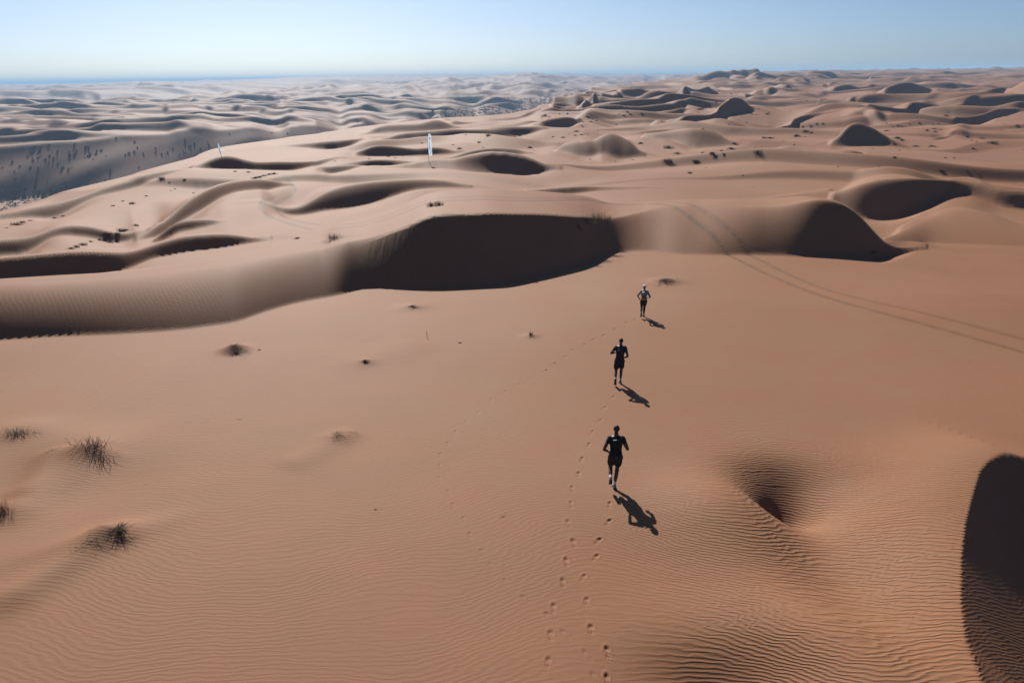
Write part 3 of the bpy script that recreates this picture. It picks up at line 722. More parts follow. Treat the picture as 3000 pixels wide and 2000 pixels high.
tyre([(819, 571), (781, 584), (755, 601), (758, 617), (781, 627), (832, 650), (870, 660), (921, 675), (940, 688), (906, 697), (850, 708), (787, 721), (723, 742), (638, 749), (510, 764), (459, 781)], .8)
tyre([(800, 580), (775, 592), (764, 605), (770, 620), (800, 636), (870, 664), (930, 677), (950, 690), (948, 700), (893, 717), (829, 730), (787, 747), (638, 755), (510, 772)], .8)
tyre([(270, 720), (400, 717), (500, 712), (420, 712)], .5)
tyre([(573, 520), (577, 545), (575, 575)], .5); tyre([(600, 520), (598, 545), (600, 570)], .5)
tyre([(1480, 562), (1520, 545), (1580, 527), (1660, 517), (1790, 507)], .6); tyre([(1530, 563), (1570, 545), (1620, 532), (1680, 521), (1800, 510)], .6)
Z -= 0.05 * track * (DD < 200)

# footprints: the cells round each print are subdivided, then pressed in
prints = []
def stepline(pxs, strength=1.0):
    g = [ground_at(*p) for p in pxs]
    for i, p in enumerate(g):
        q = g[min(i + 1, len(g) - 1)]; r = g[max(i - 1, 0)]
        ang = math.atan2(q[0] - r[0], q[1] - r[1])
        sidev = .06 if i % 2 else -.06
        prints.append((p[0] + sidev * 0, p[1], ang, strength))
def cpx(lst, x0=1000, y0=1200, s=1.96):
    return [(x0 + a / s, y0 + b / s) for a, b in lst]
stepline(cpx([(1518, 1550), (1520, 1385), (1432, 1245), (1415, 1090), (1400, 965), (1465, 845), (1472, 742), (1530, 638), (1540, 545)]), 1.0)
stepline(cpx([(1195, 1445), (1210, 1280), (1222, 1130), (1268, 992), (1285, 868), (1330, 752), (1308, 645), (1327, 543), (1330, 450), (1360, 362), (1376, 280), (1420, 202), (1443, 126), (1490, 57)]) + [(1774, 1193), (1796, 1164)], 0.9)
stepline([(1597, 1085), (1623, 1063), (1657, 1044), (1680, 1025), (1714, 1009), (1737, 994), (1767, 982), (1800, 965), (1835, 944), (1860, 936)], 0.9)
stepline(cpx([(1460, 1530), (1410, 1410), (1275, 1280), (1185, 1170), (1050, 1080), (950, 990), (865, 890), (812, 805), (733, 715), (695, 630), (640, 545), (620, 465), (568, 395), (567, 325), (567, 255), (607, 190), (650, 130), (720, 70), (790, 15)]) + [(1440, 1170), (1480, 1147), (1520, 1125), (1560, 1105)], 0.4)

NAQ, NDQ = NA - 1, ND - 1
refine = np.zeros((NAQ, NDQ), bool)
for x, y, ang, s in prints:
    d = math.hypot(x, y); a = math.degrees(math.atan2(x, y))
    da = math.degrees(0.36 / d)
    i0, i1 = np.searchsorted(AZ, [a - da, a + da]); k0, k1 = np.searchsorted(D, [d - .40, d + .40])
    refine[max(0, i0 - 1):i1 + 1, k0 - 1:k1 + 1] = True

def press(x, y):
    """height change and smoothing mask of all footprints at points x, y"""
    dz = np.zeros_like(x); msk = np.zeros_like(x)
    for n_, (px_, py_, ang, s) in enumerate(prints):
        q1, q2, q3 = math.sin(n_ * 12.9), math.sin(n_ * 7.3 + 1), math.sin(n_ * 4.7 + 2)
        ang = ang + .22 * q1; s = .8 * s * (1 + .22 * q2)
        dx, dy = (x - px_ - .03 * q2) * (1 + .12 * q3), (y - py_ - .05 * q3) * (1 + .12 * q1)
        near = (np.abs(dx) < .5) & (np.abs(dy) < .5)
        if not near.any(): continue
        c, sn = math.cos(ang), math.sin(ang)
        u = dx * c - dy * sn; w = dx * sn + dy * c       # w along travel
        r = np.sqrt((u / .060) ** 2 + ((w - .02) / .120) ** 2)
        hole = -0.022 * (1 - smooth01((r - .5) / .65)) * (1 + 0.8 * np.tanh((w - .02) / .05))
        rim = 0.006 * np.exp(-((r - 1.45) / .35) ** 2) * (1 + .6 * np.tanh(w / .05))
        heel = -0.022 * np.exp(-(u / .045) ** 2 - ((w + .15) / .06) ** 2)
        rough = 0.012 * np.sin(x * 61 + y * 23) * np.sin(y * 47 - x * 31) * np.exp(-(u / .12) ** 2 - ((w + .16) / .14) ** 2)
        dz = dz + np.where(near, (hole + rim + heel + rough) * s, 0)
        msk = np.maximum(msk, np.where(near, np.exp(-(u / .15) ** 2 - (w / .25) ** 2), 0))
    return dz, msk

mesh = bpy.data.meshes.new('desert_ground')
vid = np.arange(NA * ND).reshape(NA, ND)
ATT = {'ripple': phase, 'ripple_amp': ramp_amp, 'lee_ripple': lee2, 'lee_amp': lee_amp, 'slip': slip, 'track': track}
dz0, mk0 = press(X[:, :k60].ravel(), Y[:, :k60].ravel())
Zm = Z.copy()
Zm[:, :k60] += dz0.reshape(NA, k60)
ATT['ripple_amp'] = ramp_amp.copy(); ATT['ripple_amp'][:, :k60] *= 1 - .8 * mk0.reshape(NA, k60)
verts = [np.stack([X.ravel(), Y.ravel(), Zm.ravel()], 1)]
attrs = {k: [v.ravel()] for k, v in ATT.items()}
ii, kk = np.nonzero(~refine)
quads = [np.stack([vid[ii, kk], vid[ii + 1, kk], vid[ii + 1, kk + 1], vid[ii, kk + 1]], 1)]
# subdivided cells
SUB = 6
ri, rk = np.nonzero(refine)
base = NA * ND
if len(ri):
    # catmull-rom along the rows
    def colval(A, i, k, t):
        p0, p1, p2, p3 = A[i, k - 1], A[i, k], A[i, k + 1], A[i, k + 2]
        return 0.5 * (2 * p1 + (p2 - p0) * t + (2 * p0 - 5 * p1 + 4 * p2 - p3) * t * t + (3 * p1 - p0 - 3 * p2 + p3) * t ** 3)
    need = {}
    edges = np.unique(np.concatenate([ri * ND + rk, (ri + 1) * ND + rk]))
    ei, ek = edges // ND, edges % ND
    pos_of = np.full(NA * ND, -1); pos_of[edges] = np.arange(len(edges))
    newv = []; newa = {k: [] for k in ATT}
    for s in range(1, SUB):
        t = s / SUB
        d_ = D[ek] + t * (D[ek + 1] - D[ek])
        x_ = np.sin(AR[ei]) * d_; y_ = np.cos(AR[ei]) * d_
        z_ = colval(Z, ei, ek, t)
        dz_, mk_ = press(x_, y_)
        newv.append(np.stack([x_, y_, z_ + dz_], 1))
        for kx, A in ATT.items():
            src = ramp_amp if kx == 'ripple_amp' else A
            val = src[ei, ek] * (1 - t) + src[ei, ek + 1] * t
            if kx == 'ripple_amp': val = val * (1 - .8 * mk_)
            newa[kx].append(val)
    ne = len(edges)
    verts.append(np.concatenate(newv))
    for kx in ATT: attrs[kx].append(np.concatenate(newa[kx]))
    def vv(i, k, s):
        if s == 0: return vid[i, k]
        if s == SUB: return vid[i, k + 1]
        return base + (s - 1) * ne + pos_of[i * ND + k]
    for s in range(SUB):
        quads.append(np.stack([vv(ri, rk, s), vv(ri + 1, rk, s), vv(ri + 1, rk, s + 1), vv(ri, rk, s + 1)], 1))
V = np.concatenate(verts); Q = np.concatenate(quads)
# seam at the back
Q = np.concatenate([Q, np.stack([vid[NA - 1, :-1], vid[0, :-1], vid[0, 1:], vid[NA - 1, 1:]], 1)])
nv = len(V)
V = np.concatenate([V, [[0, 0, float(Z[:, 0].mean())]]])
for kx in ATT: attrs[kx].append(np.zeros(1))
tri = np.stack([vid[:, 0], np.full(NA, nv), np.roll(vid[:, 0], -1)], 1)
mesh.vertices.add(len(V))
mesh.vertices.foreach_set('co', V.astype(np.float32).ravel())
loops = np.concatenate([Q.ravel(), tri.ravel()]).astype(np.int32)
mesh.loops.add(len(loops)); mesh.loops.foreach_set('vertex_index', loops)
npoly = len(Q) + len(tri)
mesh.polygons.add(npoly)
ls = np.concatenate([np.arange(len(Q)) * 4, len(Q) * 4 + np.arange(len(tri)) * 3]).astype(np.int32)
mesh.polygons.foreach_set('loop_start', ls)
mesh.polygons.foreach_set('use_smooth', np.ones(npoly, bool))
mesh.update(calc_edges=True)
for kx in ATT:
    a = mesh.attributes.new(kx, 'FLOAT', 'POINT')
    a.data.foreach_set('value', np.concatenate(attrs[kx]).astype(np.float32))
mesh.materials.append(sand)
ground = bpy.data.objects.new('desert_ground', mesh)
COL.objects.link(ground)
ground['kind'] = 'structure'
n0 = mesh.polygons[0].normal
if n0.z < 0: mesh.flip_normals()
print('ground polys', npoly)

# ------------------------------------------------------------------ air
hz = bpy.data.meshes.new('haze')
bm = bmesh.new()
bmesh.ops.create_cube(bm, size=1)
for v in bm.verts:
    v.co = Vector((v.co.x * 52600, v.co.y * 52600, -62 if v.co.z < 0 else 38))
bm.to_mesh(hz); bm.free()
haze = bpy.data.objects.new('haze', hz)
COL.objects.link(haze)
haze['kind'] = 'stuff'
hm = bpy.data.materials.new('haze'); hm.use_nodes = True
hn = hm.node_tree; hn.nodes.clear()
ho = hn.nodes.new('ShaderNodeOutputMaterial'); pv = hn.nodes.new('ShaderNodeVolumePrincipled')
pv.inputs['Color'].default_value = (0.45, 0.72, 1.0, 1)
pv.inputs['Density'].default_value = 0.00024
pv.inputs['Anisotropy'].default_value = 0.0
hn.links.new(pv.outputs[0], ho.inputs['Volume'])
hz.materials.append(hm)
# ================================================================== objects
def tag(o, label=None, cat=None, group=None, kind=None):
    if label: o['label'] = label
    if cat: o['category'] = cat
    if group: o['group'] = group
    if kind: o['kind'] = kind
def empty(name, loc, rz=0.0):
    o = bpy.data.objects.new(name, None)
    COL.objects.link(o)
    o.location = loc; o.rotation_euler = (0, 0, rz)
    o.empty_display_size = 0.2
    return o
def link(name, me, parent=None, loc=None):
    o = bpy.data.objects.new(name, me)
    COL.objects.link(o)
    if parent: o.parent = parent
    if loc is not None: o.location = loc
    return o
def simple_mat(name, col, rough=0.8, noise=None, spec=0.3, scale=30):
    m, nt, b = new_mat(name)
    N = NT(nt)
    if noise:
        g = N.n('ShaderNodeTexCoord').outputs['Object']
        f = N.maprange(N.noise(g, scale, 3, .6), .35, .7)
        nt.links.new(N.mix(f, (*col, 1), (*noise, 1)), b.inputs['Base Color'])
    else:
        b.inputs['Base Color'].default_value = (*col, 1)
    b.inputs['Roughness'].default_value = rough
    b.inputs['Specular IOR Level'].default_value = spec
    return m
def surf(x, y):
    d = math.hypot(x, y); a = math.degrees(math.atan2(x, y))
    i = int(np.clip(np.searchsorted(AZ, a), 1, NA - 1)); w = (a - AZ[i - 1]) / (AZ[i] - AZ[i - 1])
    return float((1 - w) * np.interp(d, D, Z[i - 1]) + w * np.interp(d, D, Z[i]))

# ------------------------------------------------------------------ people
SKIN = simple_mat('dark_skin', (0.055, 0.028, 0.018), .5, (0.075, 0.038, 0.024))
SKIN2 = simple_mat('tanned_skin', (0.20, 0.10, 0.065), .5, (0.24, 0.125, 0.08))
BLACK = simple_mat('black_cloth', (0.010, 0.010, 0.012), .85, (0.018, 0.017, 0.018), .15)
BLACK2 = simple_mat('charcoal_cloth', (0.016, 0.016, 0.02), .9, (0.026, 0.026, 0.030), .15)
HAIR = simple_mat('black_hair', (0.008, 0.007, 0.006), .7, (0.016, 0.013, 0.012), .3, 80)
WHITE = simple_mat('white_cloth', (0.62, 0.66, 0.72), .8, (0.70, 0.73, 0.78), .2)
PALEBLUE = simple_mat('pale_blue_cloth', (0.13, 0.17, 0.24), .85, (0.20, 0.25, 0.33), .2)
SOLE = simple_mat('dark_rubber', (0.02, 0.02, 0.022), .7, (0.035, 0.034, 0.034), .3)
SHOE = simple_mat('grey_shoe_mesh', (0.10, 0.11, 0.13), .8, (0.20, 0.22, 0.25), .2)
TAN = simple_mat('tan_pack_fabric', (0.20, 0.125, 0.075), .85, (0.26, 0.165, 0.10), .2)
GREEN = simple_mat('green_trim', (0.12, 0.30, 0.08), .8, None, .2)
ORANGE = simple_mat('orange_print', (0.55, 0.16, 0.04), .8, None, .2)
EYE = simple_mat('eye', (0.5, 0.5, 0.5), .3, None, .5)

def loft(bm, rings, seg=14, fixed=None):
    """rings: (centre, half width, half depth); closed tapered body along the path"""
    loops = []
    n = len(rings)
    cs = [Vector(r[0]) for r in rings]
    side = Vector((1, 0, 0))
    for i in range(n):
        t = (cs[min(i + 1, n - 1)] - cs[max(i - 1, 0)])
        t = t.normalized() if t.length > 1e-6 else Vector((0, 0, 1))
        u = side - t * side.dot(t)
        if u.length < .2: u = Vector((0, 1, 0)) - t * t.y
        u.normalize()
        v = t.cross(u)
        if fixed: u, v = Vector((1, 0, 0)), Vector((0, 1, 0))
        loops.append([bm.verts.new(cs[i] + u * (rings[i][1] * math.cos(2 * math.pi * k / seg)) + v * (rings[i][2] * math.sin(2 * math.pi * k / seg))) for k in range(seg)])
    for a, b in zip(loops[:-1], loops[1:]):
        for k in range(seg):
            bm.faces.new((a[k], a[(k + 1) % seg], b[(k + 1) % seg], b[k]))
    bm.faces.new(loops[0][::-1]); bm.faces.new(loops[-1])
def tube(bm, pts, radii, seg=12):
    """rounded tapered limb"""
    P = [Vector(p) for p in pts]
    rings = []
    d0 = (P[1] - P[0]).normalized(); d1 = (P[-1] - P[-2]).normalized()
    rings.append((P[0] - d0 * radii[0] * .8, radii[0] * .45, radii[0] * .45))
    for i, (p, r) in enumerate(zip(P, radii)):
        rings.append((p, r, r))
        if i < len(P) - 1:
            rings.append((p.lerp(P[i + 1], .33), r * .78 + radii[i + 1] * .30, r * .78 + radii[i + 1] * .30))
            rings.append((p.lerp(P[i + 1], .66), r * .36 + radii[i + 1] * .64, r * .36 + radii[i + 1] * .64))
    rings.append((P[-1] + d1 * radii[-1] * .8, radii[-1] * .45, radii[-1] * .45))
    loft(bm, rings, seg)
def ball(bm, c, rx, ry, rz, sub=2):
    r = bmesh.ops.create_icosphere(bm, subdivisions=sub, radius=1)
    bmesh.ops.transform(bm, matrix=Matrix.Translation(c) @ Matrix.Diagonal((rx, ry, rz, 1)), verts=r['verts'])
def finish(bm, name, mat, parent, voxel=None, smooth=3, loc=None):
    me = bpy.data.meshes.new(name)
    bmesh.ops.recalc_face_normals(bm, faces=bm.faces)
    bm.to_mesh(me); bm.free()
    o = bpy.data.objects.new(name, me); COL.objects.link(o)
    if voxel:
        r = o.modifiers.new('r', 'REMESH'); r.mode = 'VOXEL'; r.voxel_size = voxel; r.use_smooth_shade = True
        if smooth:
            s = o.modifiers.new('s', 'SMOOTH'); s.factor = .5; s.iterations = smooth
        dg = bpy.context.evaluated_depsgraph_get()
        me2 = bpy.data.meshes.new_from_object(o.evaluated_get(dg))
        o.modifiers.clear(); o.data = me2; bpy.data.meshes.remove(me); me = me2
        me.name = name
    for pgn in me.polygons: pgn.use_smooth = True
    me.materials.clear(); me.materials.append(mat)
    if parent: o.parent = parent
    return o

def hand(bm, wrist, fwd, up, sidesign, s=1.0):
    """palm, four curled fingers of unequal length and a thumb leaving the side of the palm"""
    f = Vector(fwd).normalized(); u = Vector(up); u = (u - f * u.dot(f)).normalized(); r = f.cross(u) * sidesign
    w = Vector(wrist)
    pc = w + f * .045
    loft(bm, [(w, .026, .02), (w + f * .02, .034, .018), (w + f * .05, .042, .017), (w + f * .085, .040, .014), (w + f * .095, .03, .010)], 10)
    for k, (off, ln) in enumerate([(-.030, .062), (-.010, .072), (.011, .068), (.030, .052)]):
        b0 = w + f * .088 + r * off
        b1 = b0 + f * ln * .42 - u * ln * .12
        b2 = b1 + f * ln * .10 - u * ln * .40
        b3 = b2 - f * ln * .22 - u * ln * .14
        tube(bm, [b0, b1, b2, b3], [.0098, .0094, .0088, .0078], 7)
    t0 = w + f * .030 - r * .030
    tube(bm, [t0, t0 + f * .028 - r * .022 - u * .008, t0 + f * .058 - r * .018 - u * .026], [.0125, .0108, .0092], 7)

def foot(bm, ankle, heading, pitch, L=.26):
    """bare foot inside the shoe"""
    a = Vector(ankle)
    R = Matrix.Rotation(-heading, 3, 'Z') @ Matrix.Rotation(pitch, 3, 'X')
    q = lambda y, z: a + R @ Vector((0, y, z))
    loft(bm, [(q(-.06, -.06), .022, .022), (q(-.05, -.05), .032, .032), (q(0, -.045), .036, .036), (q(.08, -.06), .040, .026), (q(.14, -.068), .042, .018), (q(.185, -.07), .03, .012)], 10)
def shoe(parent, ankle, heading, pitch, upper, low=SOLE):
    a = Vector(ankle)
    R = Matrix.Rotation(-heading, 3, 'Z') @ Matrix.Rotation(pitch, 3, 'X')
    q = lambda y, z: a + R @ Vector((0, y, z))
    bm = bmesh.new()
    loft(bm, [(q(-.085, -.045), .020, .030), (q(-.07, -.04), .036, .045), (q(-.02, -.03), .043, .052), (q(.04, -.045), .044, .042), (q(.10, -.062), .048, .030), (q(.16, -.070), .046, .022), (q(.20, -.074), .034, .016), (q(.215, -.076), .016, .008)], 14)
    loft(bm, [(q(-.03, .035), .040, .036), (q(-.025, .01), .042, .040), (q(-.01, -.03), .043, .046)], 12)
    o = finish(bm, 'shoe', upper, parent, .009, 2)
    bm = bmesh.new()
    xs = [(-.095, .026), (-.08, .038), (-.03, .041), (.03, .040), (.09, .047), (.15, .049), (.19, .042), (.215, .026)]
    top, bot = [], []
    for y, w in xs:
        for lst, z in ((top, -.074 - (.004 if y > 0 else 0)), (bot, -.104 + max(0, y - .12) * .14)):
            lst.append([bm.verts.new(a + R @ Vector((sx * w, y, z))) for sx in (-1, 1)])
    for k in range(len(xs) - 1):
        bm.faces.new((top[k][0], top[k + 1][0], top[k + 1][1], top[k][1]))
        bm.faces.new((bot[k][0], bot[k][1], bot[k + 1][1], bot[k + 1][0]))
        for e in (0, 1): bm.faces.new((top[k][e], bot[k][e], bot[k + 1][e], top[k + 1][e]))
    bm.faces.new((top[0][0], top[0][1], bot[0][1], bot[0][0])); bm.faces.new((top[-1][0], bot[-1][0], bot[-1][1], top[-1][1]))
    s = finish(bm, 'sole', low, o)
    return o

def runner(foot_px, head_px, P):
    bx, by, bz = ground_at(*foot_px)
    d = math.hypot(bx, by)
    az_h, t_h = sight(*head_px)
    tall = HC + d * t_h - bz
    k = tall / P.get('h', 1.80)
    off = P['plant']                                  # planted foot in body coordinates
    rz = P.get('turn', 0.0)
    root = empty('person', (0, 0, 0), rz)
    root.scale = (k, k, k)
    o2 = Matrix.Rotation(rz, 3, 'Z') @ Vector((off[0], off[1], 0)) * k
    root.location = (bx - o2.x, by - o2.y, bz)
    lean = P.get('lean', 0.05)
    hipz = P.get('hip', .95)
    ch = Vector((P.get('sway', 0), lean + .02, hipz + .42))
    nk = ch + Vector((P.get('hx', 0) * .5, .02, .13))
    hd = nk + Vector((P.get('hx', 0), .03, .155))
    skin = P['skin']
    bm = bmesh.new()
    # trunk
    loft(bm, [((0, 0, hipz - .09), .10, .09), ((0, 0, hipz - .03), .165, .115), ((0, 0, hipz + .05), .155, .105), ((ch.x * .5, lean * .5, hipz + .16), .130, .092),
              ((ch.x * .8, lean * .8, hipz + .27), .150, .105), ((ch.x, ch.y, hipz + .38), .175, .115), ((ch.x, ch.y, hipz + .46), .185, .100), ((ch.x, ch.y + .005, hipz + .52), .13, .075), ((nk.x, nk.y, nk.z), .06, .06)], 18, fixed=True)
    tube(bm, [nk - Vector((0, .01, .03)), nk.lerp(hd, .55)], [.058, .054])
    hr = Matrix.Rotation(P.get('headturn', 0), 3, 'Z')
    ball(bm, hd + hr @ Vector((0, -.012, .02)), .076, .094, .098, 3)
    ball(bm, hd + hr @ Vector((0, .035, -.045)), .056, .055, .065, 2)
    ball(bm, hd + hr @ Vector((0, .092, -.005)), .012, .018, .020, 1)
    ball(bm, hd + hr @ Vector((0, .082, -.045)), .024, .012, .010, 1)
    for sx in (-1, 1): ball(bm, hd + hr @ Vector((sx * .078, -.005, -.005)), .012, .02, .03, 1)
    # arms
    for sx, A in ((-1, P['larm']), (1, P['rarm'])):
        sh = ch + Vector((sx * .185, 0, .055))
        el, wr = Vector(A[0]), Vector(A[1])
        tube(bm, [sh, sh.lerp(el, .5), el], [.056, .050, .040])
        tube(bm, [el, el.lerp(wr, .35), wr], [.041, .040, .026])
        fw = (wr - el)
        hand(bm, wr, fw, Vector((0, 0, 1)) if abs(fw.normalized().z) < .8 else Vector((0, 1, 0)), -sx)
    for sx, Lg in ((-1, P['lleg']), (1, P['rleg'])):
        hp = Vector((sx * .095, 0, hipz - .02))
        kn, an = Vector(Lg[0]), Vector(Lg[1])
        tube(bm, [hp, hp.lerp(kn, .4), kn], [.094, .082, .056])
        calf = kn.lerp(an, .32) + Vector((0, -.015, 0))
        tube(bm, [kn, calf, an], [.056, .057, .034])
        foot(bm, an, Lg[2], Lg[3])
    body = finish(bm, 'body', skin, root, .0095, 4)
    for sx in (-1, 1):
        bm = bmesh.new(); ball(bm, hd + hr @ Vector((sx * .030, .078, .012)), .011, .009, .009, 2)
        finish(bm, 'eye', EYE, root)
    # hair
    bm = bmesh.new()
    ball(bm, hd + hr @ Vector((0, -.022, .032)), .081, .094, .094, 3)
    finish(bm, 'hair', HAIR, root, .010, 2)
    # shirt
    bm = bmesh.new()
    e = P.get('shirt_e', .014)
    loft(bm, [((0, 0, hipz + .0), .170 + e, .125 + e), ((0, 0, hipz + .06), .160 + e, .118 + e), ((ch.x * .5, lean * .5, hipz + .16), .140 + e, .102 + e),
              ((ch.x * .8, lean * .8, hipz + .27), .155 + e, .110 + e), ((ch.x, ch.y, hipz + .38), .178 + e, .118 + e), ((ch.x, ch.y, hipz + .46), .182 + e, .104 + e), ((ch.x, ch.y, hipz + .535), .09, .072)], 20, fixed=True)
    sl = P.get('sleeve', .45)
    for sx, A in ((-1, P['larm']), (1, P['rarm'])):
        sh = ch + Vector((sx * .165, 0, .058)); el = Vector(A[0])
        if sl <= 1: tube(bm, [sh, sh.lerp(el, sl * .5), sh.lerp(el, sl)], [.068, .064, .060])
        else:
            wr = Vector(A[1])
            tube(bm, [sh, sh.lerp(el, .5), el], [.068, .060, .052]); tube(bm, [el, el.lerp(wr, (sl - 1))], [.052, .046])
    finish(bm, 'shirt', P['shirt'], root, .011, 3)
    # shorts
    bm = bmesh.new()
    loft(bm, [((0, 0, hipz + .09), .160, .120), ((0, 0, hipz + .04), .176, .130), ((0, 0, hipz - .04), .190, .138), ((0, 0, hipz - .12), .15, .12)], 20, fixed=True)
    sh_l = P.get('short_len', .72)
    for sx, Lg in ((-1, P['lleg']), (1, P['rleg'])):
        hp = Vector((sx * .095, 0, hipz - .02)); kn = Vector(Lg[0])
        tube(bm, [hp, hp.lerp(kn, sh_l * .5), hp.lerp(kn, sh_l)], [.106, .103, P.get('hem', .100)])
    finish(bm, 'shorts', P['shorts'], root, .011, 3)
    if P.get('tights'):
        bm = bmesh.new()
        for sx, Lg in ((-1, P['lleg']), (1, P['rleg'])):
            hp = Vector((sx * .095, 0, hipz - .02)); kn, an = Vector(Lg[0]), Vector(Lg[1])
            tube(bm, [hp.lerp(kn, .5), kn], [.088, .064]); tube(bm, [kn, kn.lerp(an, .32) + Vector((0, -.015, 0)), kn.lerp(an, .92)], [.064, .064, .044])
        finish(bm, 'tights', BLACK, root, .011, 3)
    # socks and shoes
    for sx, Lg in ((-1, P['lleg']), (1, P['rleg'])):
        kn, an = Vector(Lg[0]), Vector(Lg[1])
        bm = bmesh.new()
        tube(bm, [an.lerp(kn, P.get('sock', .22)), an.lerp(kn, .08), an], [.043, .041, .043])
        finish(bm, 'sock', P.get('sockm', WHITE), root, .009, 1)
        shoe(root, an, Lg[2], Lg[3], P.get('shoe', SHOE))
    return root, ch, hd, hipz, hr, k

def strip_mark(name, parent, pts, w, mat):
    """thin printed mark as a raised ribbon"""
    bm = bmesh.new()
    n = len(pts); a, b = [], []
    for i, p in enumerate(pts):
        p = Vector(p); t = Vector(pts[min(i + 1, n - 1)]) - Vector(pts[max(i - 1, 0)]); t.normalize()
        nrm = Vector((-t.z, 0, t.x)); ww = w[i] if isinstance(w, (list, tuple)) else w
        a.append(bm.verts.new(p + nrm * ww)); b.append(bm.verts.new(p - nrm * ww))
    for i in range(n - 1): bm.faces.new((a[i], a[i + 1], b[i + 1], b[i]))
    r = bmesh.ops.extrude_face_region(bm, geom=bm.faces[:])
    bmesh.ops.translate(bm, vec=(0, .012, 0), verts=[v for v in r['geom'] if isinstance(v, bmesh.types.BMVert)])
    return finish(bm, name, mat, parent)

p1, ch, hd, hz_, _, _ = runner((1800, 1430), (1810, 1252), dict(
    skin=SKIN, shirt=BLACK, shorts=BLACK2, plant=(-.01, -.03), lean=.07, hip=.97, h=1.80, turn=math.radians(-2), sway=.01, hx=.004,
    larm=((-.325, -.12, 1.205), (-.19, .10, 1.04)), rarm=((.315, -.02, 1.16), (.20, .23, 1.25)),
    lleg=((-.115, .17, .56), (-.135, -.20, .40), 0.05, math.radians(-52)), rleg=((.07, .15, .53), (-.01, -.02, .104), -.05, math.radians(0)),
    short_len=.72, hem=.098, sleeve=.42, sock=.24))
tag(p1, 'nearest runner, seen from behind in black with white socks and a small white shoulder mark', 'person')
strip_mark('chest_logo', p1, [(-.085 + t * .10, -.062 + .0, hz_ + .470 + .012 * t * t) for t in (0, .25, .5, .75, 1)], [.003, .008, .009, .006, .002], WHITE)
for dx in (-.012, .028): strip_mark('waist_dot', p1, [(dx - .006, -.137, hz_ + .005), (dx + .006, -.137, hz_ + .005)], .006, WHITE)

p2, ch, hd, hz_, _, _ = runner((1818, 1122), (1826, 995), dict(
    skin=SKIN, shirt=BLACK2, shorts=BLACK, plant=(.06, -.02), lean=.09, hip=.96, h=1.78, turn=math.radians(-3), sway=.03, hx=.012,
    larm=((-.345, -.05, 1.24), (-.15, .17, 1.20)), rarm=((.30, -.06, 1.12), (.16, .12, 1.00)),
    lleg=((-.125, .05, .52), (-.165, -.30, .26), 0.1, math.radians(-72)), rleg=((.085, .13, .53), (.05, -.01, .104), -.15, math.radians(-4)),
    short_len=.78, hem=.108, sleeve=.55, sock=.16))
tag(p2, 'middle runner, all in black with a small orange triangle on the back', 'person')
strip_mark('orange_triangle', p2, [(-.065, -.048, hz_ + .455), (-.045, -.048, hz_ + .478), (-.030, -.048, hz_ + .492)], [.002, .012, .004], ORANGE)
strip_mark('back_print', p2, [(-.10, -.060, hz_ + .405), (-.06, -.062, hz_ + .400), (-.01, -.062, hz_ + .402)], .003, WHITE)

p3, ch, hd, hz_, hr3, k3 = runner((1886, 927), (1888, 836), dict(
    skin=SKIN2, shirt=PALEBLUE, shorts=BLACK, plant=(.03, -.01), lean=.08, hip=.96, h=1.80, turn=math.radians(-4), sway=.01, hx=.010, headturn=math.radians(-55),
    larm=((-.365, -.10, 1.24), (-.25, .10, 1.03)), rarm=((.335, -.06, 1.15), (.20, .16, 1.04)), tights=True,
    lleg=((-.10, .06, .53), (-.15, -.33, .30), 0.1, math.radians(-78)), rleg=((.06, .13, .52), (.02, -.01, .104), -.3, math.radians(-10)),
    short_len=.62, hem=.100, sleeve=1.15, sock=.12))
tag(p3, 'farthest runner, wearing a white cap, pale blue long sleeves and a tan backpack', 'person')
bm = bmesh.new()
ball(bm, hd + hr3 @ Vector((0, -.012, .050)), .088, .102, .078, 3)
cap = finish(bm, 'cap', WHITE, p3)
bm = bmesh.new()
for i in range(9):
    pass
rim = []
for k in range(11):
    a = math.radians(-60 + 12 * k)
    rim.append((hd + hr3 @ Vector((.080 * math.sin(a), .075 * math.cos(a), .045)), hd + hr3 @ Vector((.078 * math.sin(a), .10 + .085 * math.cos(a), .030))))
va = [bm.verts.new(p[0]) for p in rim]; vb = [bm.verts.new(p[1]) for p in rim]
for k in range(10): bm.faces.new((va[k], va[k + 1], vb[k + 1], vb[k]))
r = bmesh.ops.extrude_face_region(bm, geom=bm.faces[:])
bmesh.ops.translate(bm, vec=(0, 0, .006), verts=[v for v in r['geom'] if isinstance(v, bmesh.types.BMVert)])
finish(bm, 'brim', BLACK2, cap)
# backpack: worn, a thing of its own
pk = empty('backpack', p3.location, p3.rotation_euler.z); pk.scale = p3.scale
tag(pk, 'tan running backpack with a white and green top on the farthest runner', 'backpack')
cx = ch.x - .015
bm = bmesh.new()
loft(bm, [((cx, -.16, hz_ + .04), .10, .05), ((cx, -.165, hz_ + .07), .135, .075), ((cx, -.15, hz_ + .20), .145, .085), ((cx, -.13, hz_ + .36), .140, .080), ((cx, -.11, hz_ + .42), .120, .06), ((cx, -.10, hz_ + .44), .08, .04)], 18, fixed=True)
finish(bm, 'pack_body', TAN, pk, .011, 2)
bm = bmesh.new()
loft(bm, [((cx - .03, -.125, hz_ + .415), .10, .062), ((cx - .035, -.115, hz_ + .455), .095, .058), ((cx - .04, -.10, hz_ + .49), .060, .035)], 16, fixed=True)
finish(bm, 'top_pocket', WHITE, pk, .010, 2)
strip_mark('trim', pk, [(cx - .13, -.165, hz_ + .34), (cx - .12, -.172, hz_ + .40), (cx - .10, -.175, hz_ + .44), (cx - .03, -.178, hz_ + .46), (cx + .05, -.172, hz_ + .42)], .007, GREEN)
